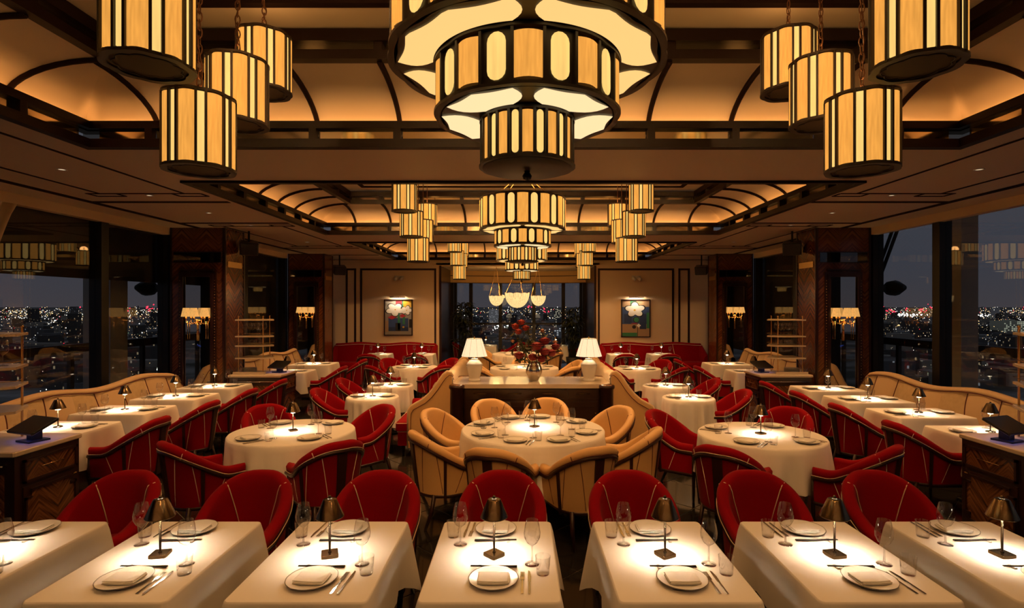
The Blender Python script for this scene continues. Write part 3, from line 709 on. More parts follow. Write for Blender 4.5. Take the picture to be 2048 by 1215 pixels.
# three scalloped silk bowls hanging in the far bay
def bowl_light(px, y, R, zr, zb, label):
    r = empty('bowl_pendant', (px, y, 0), label=label, cat='pendant light', group='silk bowl lights in the bay'); n = 80; lob = 10
    P = []
    for k in range(n):
        a = 2 * pi * k / n; row = []
        for j in range(9):
            t = j / 8; rr = R * sin(t * pi / 2) ** .8 * (1 + .03 * abs(cos(a * lob / 2))); z = zb + (zr - zb) * (1 - cos(t * pi / 2)) ** .9 + (.06 * R * abs(cos(a * lob / 2)) if j == 8 else 0)
            row.append((rr * sin(a), -rr * cos(a), z))
        P.append(row)
    ob('bowl', MB().grid(P, cu=True).mesh('bowl', 'bowl'), r)
    ob('rim', MB().tube([p[8] for p in P], .006, 4, closed=True).mesh('rim', 'pipe_pale'), r)
    c = MB()
    for k in range(3): a = 2 * pi * k / 3 + .5; c.tube([(R * .95 * sin(a), -R * .95 * cos(a), zr), (0, 0, 3.22)], .008, 5)
    ob('cord', c.mesh('cord', 'gold'), r)
    ob('finial', capped().lathe([(0, zb - .035), (.015, zb - .02), (.01, zb + .005)], 10).mesh('finial', 'gold'), r)
    point(r, (0, 0, zr + .05), 10, WARM, .1)
bowl_light(-.10, 16.7, .365, 2.41, 1.97, 'largest scalloped silk bowl light between two smaller bowls')
bowl_light(-.73, 16.7, .225, 2.33, 2.03, 'small silk bowl light left of the largest bowl')
bowl_light(.54, 16.7, .225, 2.33, 2.03, 'small silk bowl light to the right of the largest bowl')
# wall sconces with three pleated shades, fixed to the pillar mirrors
def sconce():
    r = empty('wall_sconce')
    ob('backplate', capped().lathe([(.03, 0), (.045, .008), (.02, .02)], 14, M=Matrix.Rotation(pi / 2, 4, 'X')).mesh('backplate', 'gold'), r)
    arm = MB()
    for dx in (-.155, 0, .155):
        fw = -.11 if dx == 0 else -.07
        arm.tube([(0, -.01, 0), (dx * .5, fw * .6, -.05), (dx, fw, -.02), (dx, fw, .10)], .006, 6)
    arm.tube([(0, -.015, .02), (0, -.02, -.33)], .010, 7)
    arm.tube([(-.155, -.03, .0), (-.155, -.03, -.30)], .006, 6); arm.tube([(.155, -.03, .0), (.155, -.03, -.30)], .006, 6)
    ob('arm', arm.mesh('arm', 'gold'), r)
    for dx in (-.155, 0, .155):
        fw = -.11 if dx == 0 else -.07; P = []; n = 40
        for k in range(n):
            a = 2 * pi * k / n; w_ = 1 + .03 * (k % 2)
            P.append([(dx + .074 * w_ * cos(a), fw + .074 * w_ * sin(a), .08), (dx + .046 * w_ * cos(a), fw + .046 * w_ * sin(a), .225)])
        o = ob('shade', MB().grid(P, cu=True).mesh('shade', 'sconce_shade'), r)
        ob('candle_cup', capped().lathe([(.008, .03), (.022, .045), (.014, .06), (.012, .1)], 10, M=Matrix.Translation((dx, fw, 0))).mesh('candle_cup', 'gold'), r)
        point(r, (dx, fw, .13), 1.3, (1, .55, .2), .03)
    return r
SC = sconce()
for s, sd in ((-1, 'left'), (1, 'right')):
    for y, w_ in ((9.288, 'near'), (13.988, 'far')):
        place(SC, (s * 5.45, y, 1.78), 0, 'three-shade brass sconce on the mirror of the %s %s pillar' % (w_, sd), 'mirror sconces', 'sconce')
# recessed downlights in the side soffits and unseen fill ones added above the viewer
DW = {'near': 15, 'middle': 54, 'far': 70}
def downlight():
    r = empty('downlight')
    ob('trim_ring', MB().lathe([(.045, .0), (.045, -.006), (.032, -.006), (.030, .004)], 20).mesh('trim_ring', 'white_metal'), r)
    ob('lens', capped().lathe([(.03, -.001), (.03, 0)], 16).mesh('lens', 'down_disc'), r)
    return r
DL = downlight()
DCOL = (1.0, .50, .175)
def down(x, y, z, watts, label, aim=(0, 0), ang=70):
    o = place(DL, (x, y, z), 0, label, 'recessed ceiling downlights', 'downlight')
    q = Vector((aim[0], aim[1], -2.6)).to_track_quat('-Z', 'Y').to_euler()
    spot(o, (0, 0, -.03), watts, radians(ang), .8, DCOL, .05, q)
OR6 = ('first', 'second', 'third', 'fourth', 'fifth', 'sixth')
for s, sd in ((-1, 'left'), (1, 'right')):
    for y, n_ in zip((5.3, 6.55, 7.8, 9.0, 11.4, 13.2), OR6):
        down(s * 4.42, y, ZC - .001, 45, '%s small recessed downlight in the %s side soffit' % (n_, sd), (s * .25, 0), 90)
for k, x in enumerate((-2.7, -1.35, 0, 1.35, 2.7)):
    down(x, -.35, ZC - .001, 26, 'added unseen fill downlight above the viewer, %s along the near beam' % ('leftmost', 'second from the left', 'in the middle', 'second from the right', 'rightmost')[k], (0, 3.0), 80)
# fill lamps added to brighten the room, set in the coffer top panels
for (a, c), cn, ys in zip(COFFERS, ('near', 'middle', 'far'), ((3.45,), (7.0, 8.9), (12.4, 14.5))):
    for j, y in enumerate(ys):
        for x, xn in ((-2.55, 'outer left'), (-.85, 'inner left'), (.91, 'inner right'), (2.61, 'outer right')):
            down(x, y, 4.019, DW[cn], '%s added fill downlight in the %s panel of the %s coffer' % (xn, ('front', 'rear')[j] if len(ys) > 1 else 'top', cn), (0, -.35 if cn != 'near' else .6), 125)
for cn, y, wts in (('near', 1.25, 230), ('middle', 6.85, 380)):  # added spots that light the surfaces facing the camera
    for x, xn in ((-2.62, 'outer left'), (-.80, 'inner left'), (.86, 'inner right'), (2.68, 'outer right')):
        down(x, y, 4.019, wts, '%s added fill spot in the top of the %s coffer aimed into the room' % (xn, cn), (0, 6.2), 62)
# ------------------------------------------------------------------ chairs
def u_plan(t, a=.237, ry=.245, yc=.02, fwd=.26):
    """centre line of the tub back: t=-1 left arm front, 0 middle of the back, 1 right arm front; returns point and outward normal"""
    if abs(t) <= .6:
        g = t / .6 * pi / 2; n = Vector((sin(g) / a, cos(g) / ry, 0)).normalized(); return Vector((a * sin(g), yc + ry * cos(g), 0)), n
    s = 1 if t > 0 else -1
    return Vector((s * a, yc - (abs(t) - .6) / .4 * fwd, 0)), Vector((s, 0, 0))
def chair_top(t): return .605 + .262 * (1 - smooth(.06, .82, abs(t)))
def chair_pt(t, z, off):
    p, n = u_plan(t); lean = .13 - .11 * smooth(.25, .8, abs(t)); q = p + n * (off + lean * (z - .30)); return Vector((q.x, q.y, z))
def make_chair(name, fab, pipe):
    r = empty(name); T = [-1 + 2 * k / 48 for k in range(49)]
    P = []
    for t in T:
        h = chair_top(t); e = smooth(0, .03, 1 - abs(t)); th = .032 * (.6 + .4 * e)
        prof = [(.28, th * .7), (.40, th * .85), (h - .085, th * .75), (h - .06, th * 1.25), (h - .025, th * 1.35), (h - .005, th * .8), (h, 0), (h - .008, -th * .9), (h - .03, -th * 1.25), (h - .10, -th * 1.15), (.50, -th * 1.3), (.40, -th * 1.1)]
        P.append([chair_pt(t, z, o) for z, o in prof])
    m = MB().grid(P); n = len(P[0])
    for row, rev in ((P[0], False), (P[-1], True)):
        b0 = len(m.v); m.v += [tuple(p) for p in row]; f = [b0 + i for i in range(n)]; m.f.append(f[::-1] if rev else f); m.m.append(0); m.sm.append(False)
    ob('backrest', m.mesh('backrest', fab), r)
    ob('top_rail', MB().tube([chair_pt(t, chair_top(t) - .088, .034) for t in T], .017, 6).mesh('top_rail', 'dark_wood'), r)
    pp = MB()
    pp.tube([chair_pt(t, chair_top(t) - .066, .047) for t in T], .0032, 4)
    for s in (-1, 1):
        t0 = .30 * s; h = chair_top(t0); pts = []
        for z, o in ((h - .065, .045), (h - .02, .044), (h + .001, .0), (h - .012, -.036), (h - .05, -.043), (h - .12, -.041), (.62, -.043), (.52, -.044)):
            pts.append(chair_pt(t0 * (.62 + .38 * min(1, max(0, (z - .52) / .30))), z, o))
        pp.tube(pts, .0035, 4)
        for ta, tb in ((.20, .13), (.36, .43), (.72, .60)):
            h = chair_top(s * ta); pp.tube([chair_pt(s * (ta + (tb - ta) * k / 8), h - .10 - (h - .10 - .315) * k / 8, .030 - .006 * k / 8) for k in range(9)], .0032, 4)
    ob('piping', pp.mesh('piping', pipe), r)
    st = MB()
    def stile(t, w, z0, z1, o=.034, d=.012):
        c = u_plan(t); rows = []
        for k in range(5):
            z = z0 + (z1 - z0) * k / 4; p = chair_pt(t, z, o); n = c[1]; tg = Vector((-n.y, n.x, 0)); ww = w * (.8 + .2 * k / 4)
            rows.append([p + tg * ww - n * d, p + tg * ww + n * d, p - tg * ww + n * d, p - tg * ww - n * d])
        return MB().grid(rows, smooth=False, cv=True)
    for t, w in ((0, .042), (-.46, .015), (.46, .015)): ob('stile', stile(t, w, .26, chair_top(t) - .085, .028).mesh('stile', 'dark_wood'), r)
    # seat, rail and legs
    s_ = MB(); rows = []
    for z, k in ((.30, .96), (.33, 1.0), (.42, 1.0), (.455, .97), (.47, .85), (.475, .3)):
        row = []
        for i in range(40):
            t = -1 + 2 * i / 31
            if i < 32: p, nn = u_plan(max(-1, min(1, t)), .205, .205, .02, .27)
            else:
                u = (i - 31) / 9; p = Vector((.205 - .41 * u, -.25 - .03 * sin(pi * u), 0))
            row.append((p.x * k, p.y * k, z))
        rows.append(row)
    s_.grid(rows, cv=True); s_.add([(0, 0, .476)] + rows[-1], [(0, 1 + (i + 1) % 40, 1 + i) for i in range(40)], 0, True)
    ob('seat', s_.mesh('seat', fab), r)
    ob('seat_rail', MB().tube([chair_pt(-1 + 2 * k / 40, .288, .012) for k in range(41)], .02, 6).tube([(-.237, -.245, .288), (0, -.26, .288), (.237, -.245, .288)], .02, 6).mesh('seat_rail', 'dark_wood'), r)
    for s in (-1, 1):
        ob('leg', MB().tube([(s * .227, -.235, 0), (s * .244, -.242, .28), (s * .252, -.240, chair_top(1) - .075)], [.013, .02, .016], 6).mesh('leg', 'dark_wood'), r)
        ob('leg', MB().tube([(s * .215, .30, 0), (s * .195, .23, .15), (s * .18, .20, .30)], [.013, .019, .021], 6).mesh('leg', 'dark_wood'), r)
    return r
RC = make_chair('armchair', 'red', 'pipe_pale'); CC = make_chair('armchair', 'cream', 'pipe_dark')
def seat_at(proto, x, y, tx, ty, label, group):
    """a chair at x,y turned towards the point tx,ty"""
    rz = math.atan2(ty - y, tx - x) + pi / 2
    return place(proto, (x, y, 0), rz, label, group, 'chair')
# ------------------------------------------------------------------ table linen and tables
def rect_cloth(wx, wy, drop, seed):
    """cloth over a rectangular top: flat top, hanging sides, pointed folds at the rounded corners"""
    rr = random.Random(seed); hx, hy = wx / 2, wy / 2; R = .03; per = []
    for cx_, cy_, a0, L in ((hx - R, hy - R, 0, wx), (-hx + R, hy - R, pi / 2, wy), (-hx + R, -hy + R, pi, wx), (hx - R, -hy + R, 1.5 * pi, wy)):
        for k in range(7):
            a = a0 + pi / 2 * k / 6; per.append((Vector((cx_ + R * cos(a), cy_ + R * sin(a))), Vector((cos(a), sin(a))), 0.0))
        n = 14; d = Vector((-sin(a0 + pi / 2), cos(a0 + pi / 2))); p0 = per[-1][0]; ln = L - 2 * R; nn = per[-1][1]
        for k in range(1, n): t = k / n; per.append((p0 + d * ln * t, nn, min(t, 1 - t) * ln))
    ph = rr.uniform(0, 6); rows = []; N = len(per)
    for f, z_ in ((0, 0), (.0, -.003), (.0, -.010), (.10, None), (.25, None), (.45, None), (.65, None), (.85, None), (1, None)):
        row = []
        for i, (p, nn, ds) in enumerate(per):
            cw = max(0, 1 - ds / .17); dd = drop * (1 + .30 * cw ** 1.5)
            if z_ == 0: q = p - nn * .008; z = 0
            elif z_ is not None: q = p - nn * (.003 if z_ > -.005 else 0); z = z_
            else:
                wave = .010 * sin(ds * 21 + ph + (i // 20) * 2) * min(1, ds / .1)
                q = p + nn * (.004 + (wave + .075 * cw ** 1.3 - .012 * (1 - cw)) * f); z = -.010 - f * (dd - .010)
            row.append((q.x, q.y, z))
        rows.append(row)
    m = MB().grid(rows, cv=True); m.add(rows[0], [tuple(range(N))], 0, False)
    return m
def round_cloth(R, drop, seed, sq=.12):
    rr = random.Random(seed); n = 96; rows = []; ph = rr.uniform(0, 6)
    for f, o in ((0, -.012), (.002, -.003), (.010, .003), (.03, .006), (.15, .01), (.4, .01), (.7, .012), (1, .014)):
        row = []
        for k in range(n):
            a = 2 * pi * k / n; d = drop + sq * abs(cos(2 * a + .3)) ** 3; z = -f if f < .02 else -f * d
            fold = (.042 * sin(a * 13 + ph + 1.4 * sin(3 * a)) + .028 * sin(a * 21 + 1.7 * ph) + .032 * max(0, cos(4 * a + .6)) ** 2) * max(0, f - .05)
            r_ = R + o + fold; row.append((r_ * cos(a), r_ * sin(a), z))
        rows.append(row)
    m = MB().grid(rows, cv=True); m.add(rows[0], [tuple(range(n))], 0, False); return m
def rect_table_mesh(r, wx, wy, h=.742):
    ob('tabletop', MB().box(-wx / 2 + .018, wx / 2 - .018, -wy / 2 + .018, wy / 2 - .018, h - .03, h).mesh('tabletop', 'dark_wood'), r)
    ob('pedestal', MB().box(-.035, .035, -.035, .035, .03, h - .03).box(-.2, .2, -.2, .2, 0, .03, b=.01).mesh('pedestal', 'black_metal'), r)
def round_table_mesh(r, R, h=.742):
    ob('tabletop', capped().lathe([(R - .006, h - .03), (R - .004, h)], 40).mesh('tabletop', 'dark_wood'), r)
    ob('pedestal', capped().lathe([(.22, 0), (.22, .02), (.05, .04), (.045, h - .03)], 20).mesh('pedestal', 'black_metal'), r)
# ------------------------------------------------------------------ tableware prototypes (all at the origin, standing on z=0)
def lamp_proto(square):
    r = empty('table_lamp')
    if square: ob('base', MB().box(-.041, .041, -.041, .041, 0, .017, b=.003).mesh('base', 'dark_brass'), r)
    else: ob('base', capped().lathe([(.045, 0), (.045, .008), (.038, .013)], 24).mesh('base', 'dark_brass'), r)
    ob('stem', capped().lathe([(.010, .016), (.006, .024), (.0055, .275)], 10).mesh('stem', 'dark_brass'), r)
    sh = MB(); sh.lathe([(.070, .200), (.0725, .202), (.071, .205), (.034, .290), (.030, .293), (.012, .294)], 36)
    s_ = ob('shade', sh.mesh('shade', 'dark_brass'), r)
    ob('shade_lining', MB().lathe([(.0685, .201), (.033, .287)], 36).mesh('shade_lining', 'white_metal'), s_)
    ob('finial', capped().lathe([(.005, .292), (.009, .300), (.006, .310), (0, .313)], 10).mesh('finial', 'dark_brass'), r)
    ob('bulb', capped().lathe([(.0, .186), (.020, .187), (.024, .192), (.020, .197)], 18).mesh('bulb', 'lamp_disc'), r)
    spot(r, (0, 0, .183), LAMP_W, radians(150), 1.0, (1.0, .80, .56), .02)
    return r
LAMP_W = 27.0
LQ = lamp_proto(True); LO = lamp_proto(False)
def glass_proto():
    prof = [(.036, 0), (.036, .0015), (.012, .005), (.0045, .012), (.0038, .085), (.008, .095), (.028, .110), (.040, .135), (.042, .158), (.036, .195), (.030, .222)]
    inn = []
    return MB().lathe([(0, 0)] + prof + inn, 24).mesh('wine_glass', 'glass')
GLASS = glass_proto()
GLASS_DN = GLASS
TUMB = MB().lathe([(0, 0), (.030, 0), (.031, .004), (.037, .088)], 24).mesh('tumbler', 'glass')
def plate_proto():
    r = empty('dinner_plate'); n = 72; P = []
    for k in range(n):
        a = 2 * pi * k / n; w_ = 1 + .012 * abs(cos(a * 6)); row = []
        for rad, z in ((0, .004), (.066, .004), (.078, .008), (.112, .019), (.1165, .021), (.112, .016), (.07, .001), (0, 0)): row.append((rad * w_ * cos(a), rad * w_ * sin(a), z))
        P.append(row)
    ob('dish', MB().grid(P, cu=True).mesh('dish', 'china'), r)
    ob('rim_line', MB().tube([P[k][4] for k in range(n)], .0011, 4, closed=True).mesh('rim_line', 'china_rim'), r)
    return r
PLATE = plate_proto()
def napkin_mesh():
    """linen folded into a flat rectangle: two slightly shifted layers with a soft edge"""
    m = MB()
    for dx, dy, z0, z1, k in ((0, 0, .008, .0135, 1.0), (.003, -.002, .014, .0195, .985), (-.002, .001, .020, .0245, .97)):
        P = []; hx, hy = .074 * k, .050 * k
        for z, i in ((z0, .002), ((z0 + z1) / 2, 0), (z1, .003)):
            row = []
            for u, v in ((-1, -1), (-.4, -1.02), (.3, -.99), (1, -1), (1.01, 0), (1, 1), (.3, 1.01), (-.4, .98), (-1, 1), (-.99, 0)): row.append((dx + u * (hx - i), dy + v * (hy - i), z + .0015 * sin(u * 3 + v * 2)))
            P.append(row)
        m.grid(P, cv=True, smooth=False); m.add(P[-1], [tuple(range(10))], 0, False)
    return m.mesh('napkin', 'napkin')
NAP = napkin_mesh()
def fork_mesh():
    m = MB(); m.box(-.0045, .0045, -.10, .02, .0015, .004).box(-.006, .006, -.105, -.05, .0015, .0035).box(-.010, .010, .02, .05, .0025, .0048)
    for k in range(4): x = -.0085 + k * .0052; m.box(x, x + .0026, .05, .095, .003, .005)
    return m.mesh('fork', 'chrome')
def knife_mesh():
    m = MB(); m.box(-.005, .005, -.11, .0, .001, .006, b=.001); m.prism([(-.006, 0), (.007, 0), (.009, .05), (.004, .10), (-.004, .11), (-.006, .06)], .002, .0042); return m.mesh('knife', 'chrome')
FORK, KNIFE = fork_mesh(), knife_mesh()
CHOP = MB().tube([(-.115, 0, .009), (.115, 0, .006)], [.0022, .0042], 5).mesh('chopstick', 'black_lacquer')
REST = MB().box(-.008, .008, -.022, .022, 0, .006, b=.002).box(-.006, .006, -.022, -.014, .006, .009).box(-.006, .006, .014, .022, .006, .009).mesh('chopstick_rest', 'china')
counts = {}
def item(name, me, x, y, z, rz, label, group, cat):
    counts[name] = counts.get(name, 0) + 1
    return ob(name, me, None, (x, y, z), rz, label=label, group=group, cat=cat)
def setting(x, y, ang, tdesc, side, detail=2, z=.7525, mir=1, glass_off=(.185, .175), tumb_off=(.235, .075)):
    """a place laid for a guest sitting at the edge; ang = direction from the guest to the table centre"""
    ca, sa = cos(ang - pi / 2), sin(ang - pi / 2)
    def W(u, v): u *= mir; return x + u * ca - v * sa, y + u * sa + v * ca
    rz = ang - pi / 2; jit = random.uniform(-.08, .08); where = '%s of %s' % (side, tdesc) if side else 'on ' + tdesc
    place(PLATE, (x, y, z), rz, 'white dinner plate, ' + where, 'dinner plates', 'plate')
    item('napkin', NAP, x, y, z, rz + jit, 'folded white napkin, ' + where, 'folded napkins', 'napkin')
    gx, gy = W(*glass_off); item('wine_glass', GLASS, gx, gy, z, random.random(), 'empty wine glass, ' + where, 'wine glasses', 'wine glass')
    if detail >= 1:
        gx, gy = W(*tumb_off); item('tumbler', TUMB, gx, gy, z, 0, 'short water tumbler, ' + where, 'water tumblers', 'tumbler')
    if detail >= 2:
        gx, gy = W(.135, -.01); item('fork', FORK, gx, gy, z, rz + jit, 'steel fork, ' + where, 'dinner forks', 'fork')
        gx, gy = W(.168, -.01); item('knife', KNIFE, gx, gy, z, rz + jit, 'steel knife, ' + where, 'dinner knives', 'knife')
    if detail >= 3:
        for dv in (-.004, .004):
            gx, gy = W(-.005, .138 + dv); item('chopstick', CHOP, gx, gy, z, rz + dv * 1.5 + (0 if mir > 0 else pi), 'black chopstick, ' + where, 'black chopsticks', 'chopstick')
        gx, gy = W(-.075, .138); item('chopstick_rest', REST, gx, gy, z, rz, 'white chopstick rest, ' + where, 'chopstick rests', 'chopstick rest')
cloth_n = [0]
def rect_table(x, y, wx, wy, tdesc, drop=.31, lamp=True, square=True, lrot=None):
    r = empty('dining_table', (x, y, 0), label='dark pedestal under ' + tdesc, cat='table', group='square dining tables'); rect_table_mesh(r, wx, wy)
    cloth_n[0] += 1
    ob('tablecloth', rect_cloth(wx, wy, drop, cloth_n[0]).mesh('tablecloth', 'cloth'), None, (x, y, .752), label='white tablecloth draped over ' + tdesc, cat='tablecloth', group='white tablecloths')
    if lamp: place(LQ if square else LO, (x, y, .7525), random.uniform(.2, 1.2) if lrot is None else lrot, 'small brass table lamp on ' + tdesc, 'brass table lamps', 'table lamp')
def round_table(x, y, R, tdesc, drop=.40, square=True, lamp_off=(0, 0)):
    r = empty('dining_table', (x, y, 0), label='dark pedestal under ' + tdesc, cat='table', group='round dining tables'); round_table_mesh(r, R)
    cloth_n[0] += 1
    ob('tablecloth', round_cloth(R, drop, cloth_n[0]).mesh('tablecloth', 'cloth'), None, (x, y, .752), random.uniform(0, 1), label='white tablecloth draped over ' + tdesc, cat='tablecloth', group='white tablecloths')
    place(LQ if square else LO, (x + lamp_off[0], y + lamp_off[1], .7525), random.uniform(.2, 1.2), 'small brass table lamp on ' + tdesc, 'brass table lamps', 'table lamp')
# ------------------------------------------------------------------ front row of seven tables
ORD = ('the leftmost front-row table', 'the second front-row table', 'the third front-row table', 'the fourth front-row table', 'the fifth front-row table', 'the sixth front-row table', 'the rightmost front-row table')
ORDC = ('leftmost', 'second', 'third', 'middle', 'fifth', 'sixth', 'rightmost')
for k, x in enumerate((-2.79, -1.87, -.99, -.137, .75, 1.63, 2.50)):
    rect_table(x, 2.855, .64, .91, ORD[k], .31, True, True, (.15, .15, .35, .785, .45, .2, .15)[k])
    setting(x + .01, 2.585, pi / 2, ORD[k], 'near side', 3)
    if abs(x) < 2.7 or True: setting(x - .005, 3.165, -pi / 2, ORD[k], 'far side', 3)
    seat_at(RC, x + .01, 3.62, x, 2.0, 'red velvet tub armchair facing the viewer, %s in the front row' % ORDC[k], 'red armchairs')
# ------------------------------------------------------------------ window-side rows
OR4 = ('first', 'second', 'third', 'fourth')
for s, sd, ys, xt, xch in ((-1, 'left', (5.85, 6.84, 7.85, 8.85), -4.92, -4.15), (1, 'right', (5.63, 6.64, 7.62, 8.60), 4.81, 4.13)):
    for k, y in enumerate(ys):
        td = 'the %s table along the %s window' % (OR4[k], sd)
        rect_table(xt, y, .91, .64, td, .28, True, False)
        setting(xt + s * .285, y, pi if s > 0 else 0, td, 'banquette side', 2); setting(xt - s * .285, y, 0 if s > 0 else pi, td, 'chair side', 2)
        seat_at(RC, xch, y, xt, y, 'red velvet armchair drawn up to the %s %s window table' % (OR4[k], sd), 'red armchairs')
    for k, (y, nm) in enumerate(((10.85, 'behind the far %s service station'), (12.25, 'beside the far %s pillar'))):
        td = 'the window table ' + nm % sd
        rect_table(s * 4.6, y, .91, .66, td, .30, True, False)
        setting(s * 4.88, y, pi if s > 0 else 0, td, 'banquette side', 0); setting(s * 4.32, y, 0 if s > 0 else pi, td, 'chair side', 1)
        seat_at(RC, s * 3.78, y - .05, s * 5, y, 'red velvet armchair at ' + td, 'red armchairs')
# ------------------------------------------------------------------ round tables
def ring_seats(x, y, angs, rad, proto, col, td, names):
    for a, nm in zip(angs, names):
        a = radians(a); seat_at(proto, x + rad * cos(a), y + rad * sin(a), x, y, '%s armchair at the %s of %s' % (col, nm, td), col.split()[0] + ' armchairs')
Q4 = ('far right', 'far left', 'near left', 'near right')
for (x, y, R, td, angs) in ((-2.35, 5.68, .61, 'the large round table on the left', (50, 128, 231, 312)), (2.42, 5.54, .60, 'the large round table on the right', (51, 143, 230, 310))):
    round_table(x, y, R, td)
    ring_seats(x, y, angs, .84, RC, 'red velvet', td, Q4)
    for a, nm in zip(angs, Q4):
        a = radians(a); setting(x + (R - .155) * cos(a), y + (R - .155) * sin(a), a + pi, td, nm, 2, glass_off=(.15, .17), tumb_off=(.22, .09))
td = 'the big central round table'
round_table(.13, 5.80, .745, td, .36, True, (.02, .06))
A8 = (80, 115, 157, 209, 252, 294, 338, 32); N8 = ('rear right', 'rear left', 'left rear', 'left front', 'front left', 'front right', 'right front', 'right rear')
for a, nm in zip(A8, N8):
    a = radians(a); seat_at(CC, .13 + .96 * cos(a), 5.80 + .96 * sin(a), .13, 5.80, 'cream leather armchair at the %s of %s' % (nm, td), 'cream armchairs')
    setting(.13 + .58 * cos(a), 5.80 + .58 * sin(a), a + pi, td, nm, 2, glass_off=(.12, .19), tumb_off=(.2, .10))
for x, y, R, td, s in ((-2.11, 7.85, .36, 'the nearer small round table left of the console', -1), (-2.12, 8.96, .36, 'the farther small round table left of the console', -1), (2.37, 7.76, .355, 'the nearer small round table right of the console', 1), (2.35, 8.90, .36, 'the farther small round table right of the console', 1)):
    round_table(x, y, R, td, .40, False)
    setting(x + s * .2, y, pi if s > 0 else 0, td, 'chair side', 1, glass_off=(.12, .12), tumb_off=(.16, .0)); setting(x - s * .2, y, 0 if s > 0 else pi, td, 'settee side', 1, glass_off=(.12, .12), tumb_off=(.16, .0))
    seat_at(RC, x + s * .50, y, x, y, 'red velvet armchair at ' + td, 'red armchairs')
for x, y, R, td in ((-2.25, 11.65, .48, 'the rear round table on the left'), (2.40, 11.35, .48, 'the rear round table on the right')):
    round_table(x, y, R, td, .40, False)
    ring_seats(x, y, (45, 135, 225, 315), .74, RC, 'red velvet', td, Q4)
    for a, nm in zip((45, 135, 225, 315), Q4):
        a = radians(a); setting(x + .32 * cos(a), y + .32 * sin(a), a + pi, td, nm, 0, glass_off=(.12, .12))
td = 'the round table behind the console'
round_table(.08, 11.5, .71, td, .4, False)
ring_seats(.08, 11.5, (20, 90, 160, 222, 318), .96, CC, 'cream leather', td, ('right', 'rear', 'left', 'near left', 'near right'))
for a, nm in zip((20, 90, 160, 222, 318), ('right', 'rear', 'left', 'near left', 'near right')):
    a = radians(a); setting(.08 + .54 * cos(a), 11.5 + .54 * sin(a), a + pi, td, nm, 0)
td = 'the farthest round table on the room axis'
round_table(-.05, 14.75, .70, td, .4, False)
ring_seats(-.05, 14.75, (30, 150, 215, 325), .96, CC, 'cream leather', td, ('right rear', 'left rear', 'left front', 'right front'))
for a in (60, 150, 240, 330):
    a2 = radians(a); setting(-.05 + .5 * cos(a2), 14.75 + .5 * sin(a2), a2 + pi, td, {60: 'right rear', 150: 'left rear', 240: 'left front', 330: 'right front'}[a], 0)
for x, td in ((-3.78, 'the outer table before the left sofa'), (-2.62, 'the inner table before the left sofa'), (2.66, 'the inner table before the right sofa'), (3.74, 'the outer table before the right sofa')):
    rect_table(x, 14.6, .66, .66, td, .42, True, False)
    setting(x - .02, 14.82, -pi / 2, td, 'sofa side', 0, glass_off=(.2, .1)); setting(x, 14.4, pi / 2, td, 'chair side', 0, glass_off=(.2, .1))
    seat_at(RC, x + (.02 if x < 0 else -.05), 13.75, x, 14.6, 'red velvet armchair at ' + td, 'red armchairs')
for x, td in ((-1.12, 'the left table inside the window bay'), (1.14, 'the right table inside the window bay')):
    rect_table(x, 17.75, .7, .8, td, .4, True, False)
    setting(x, 17.5, pi / 2, td, 'near side', 0); setting(x, 18.0, -pi / 2, td, 'far side', 0)
    seat_at(RC, x - .72, 17.75, x, 17.75, 'red velvet armchair left of ' + td, 'red armchairs'); seat_at(RC, x + .72, 17.75, x, 17.75, 'red velvet armchair to the right of ' + td, 'red armchairs')
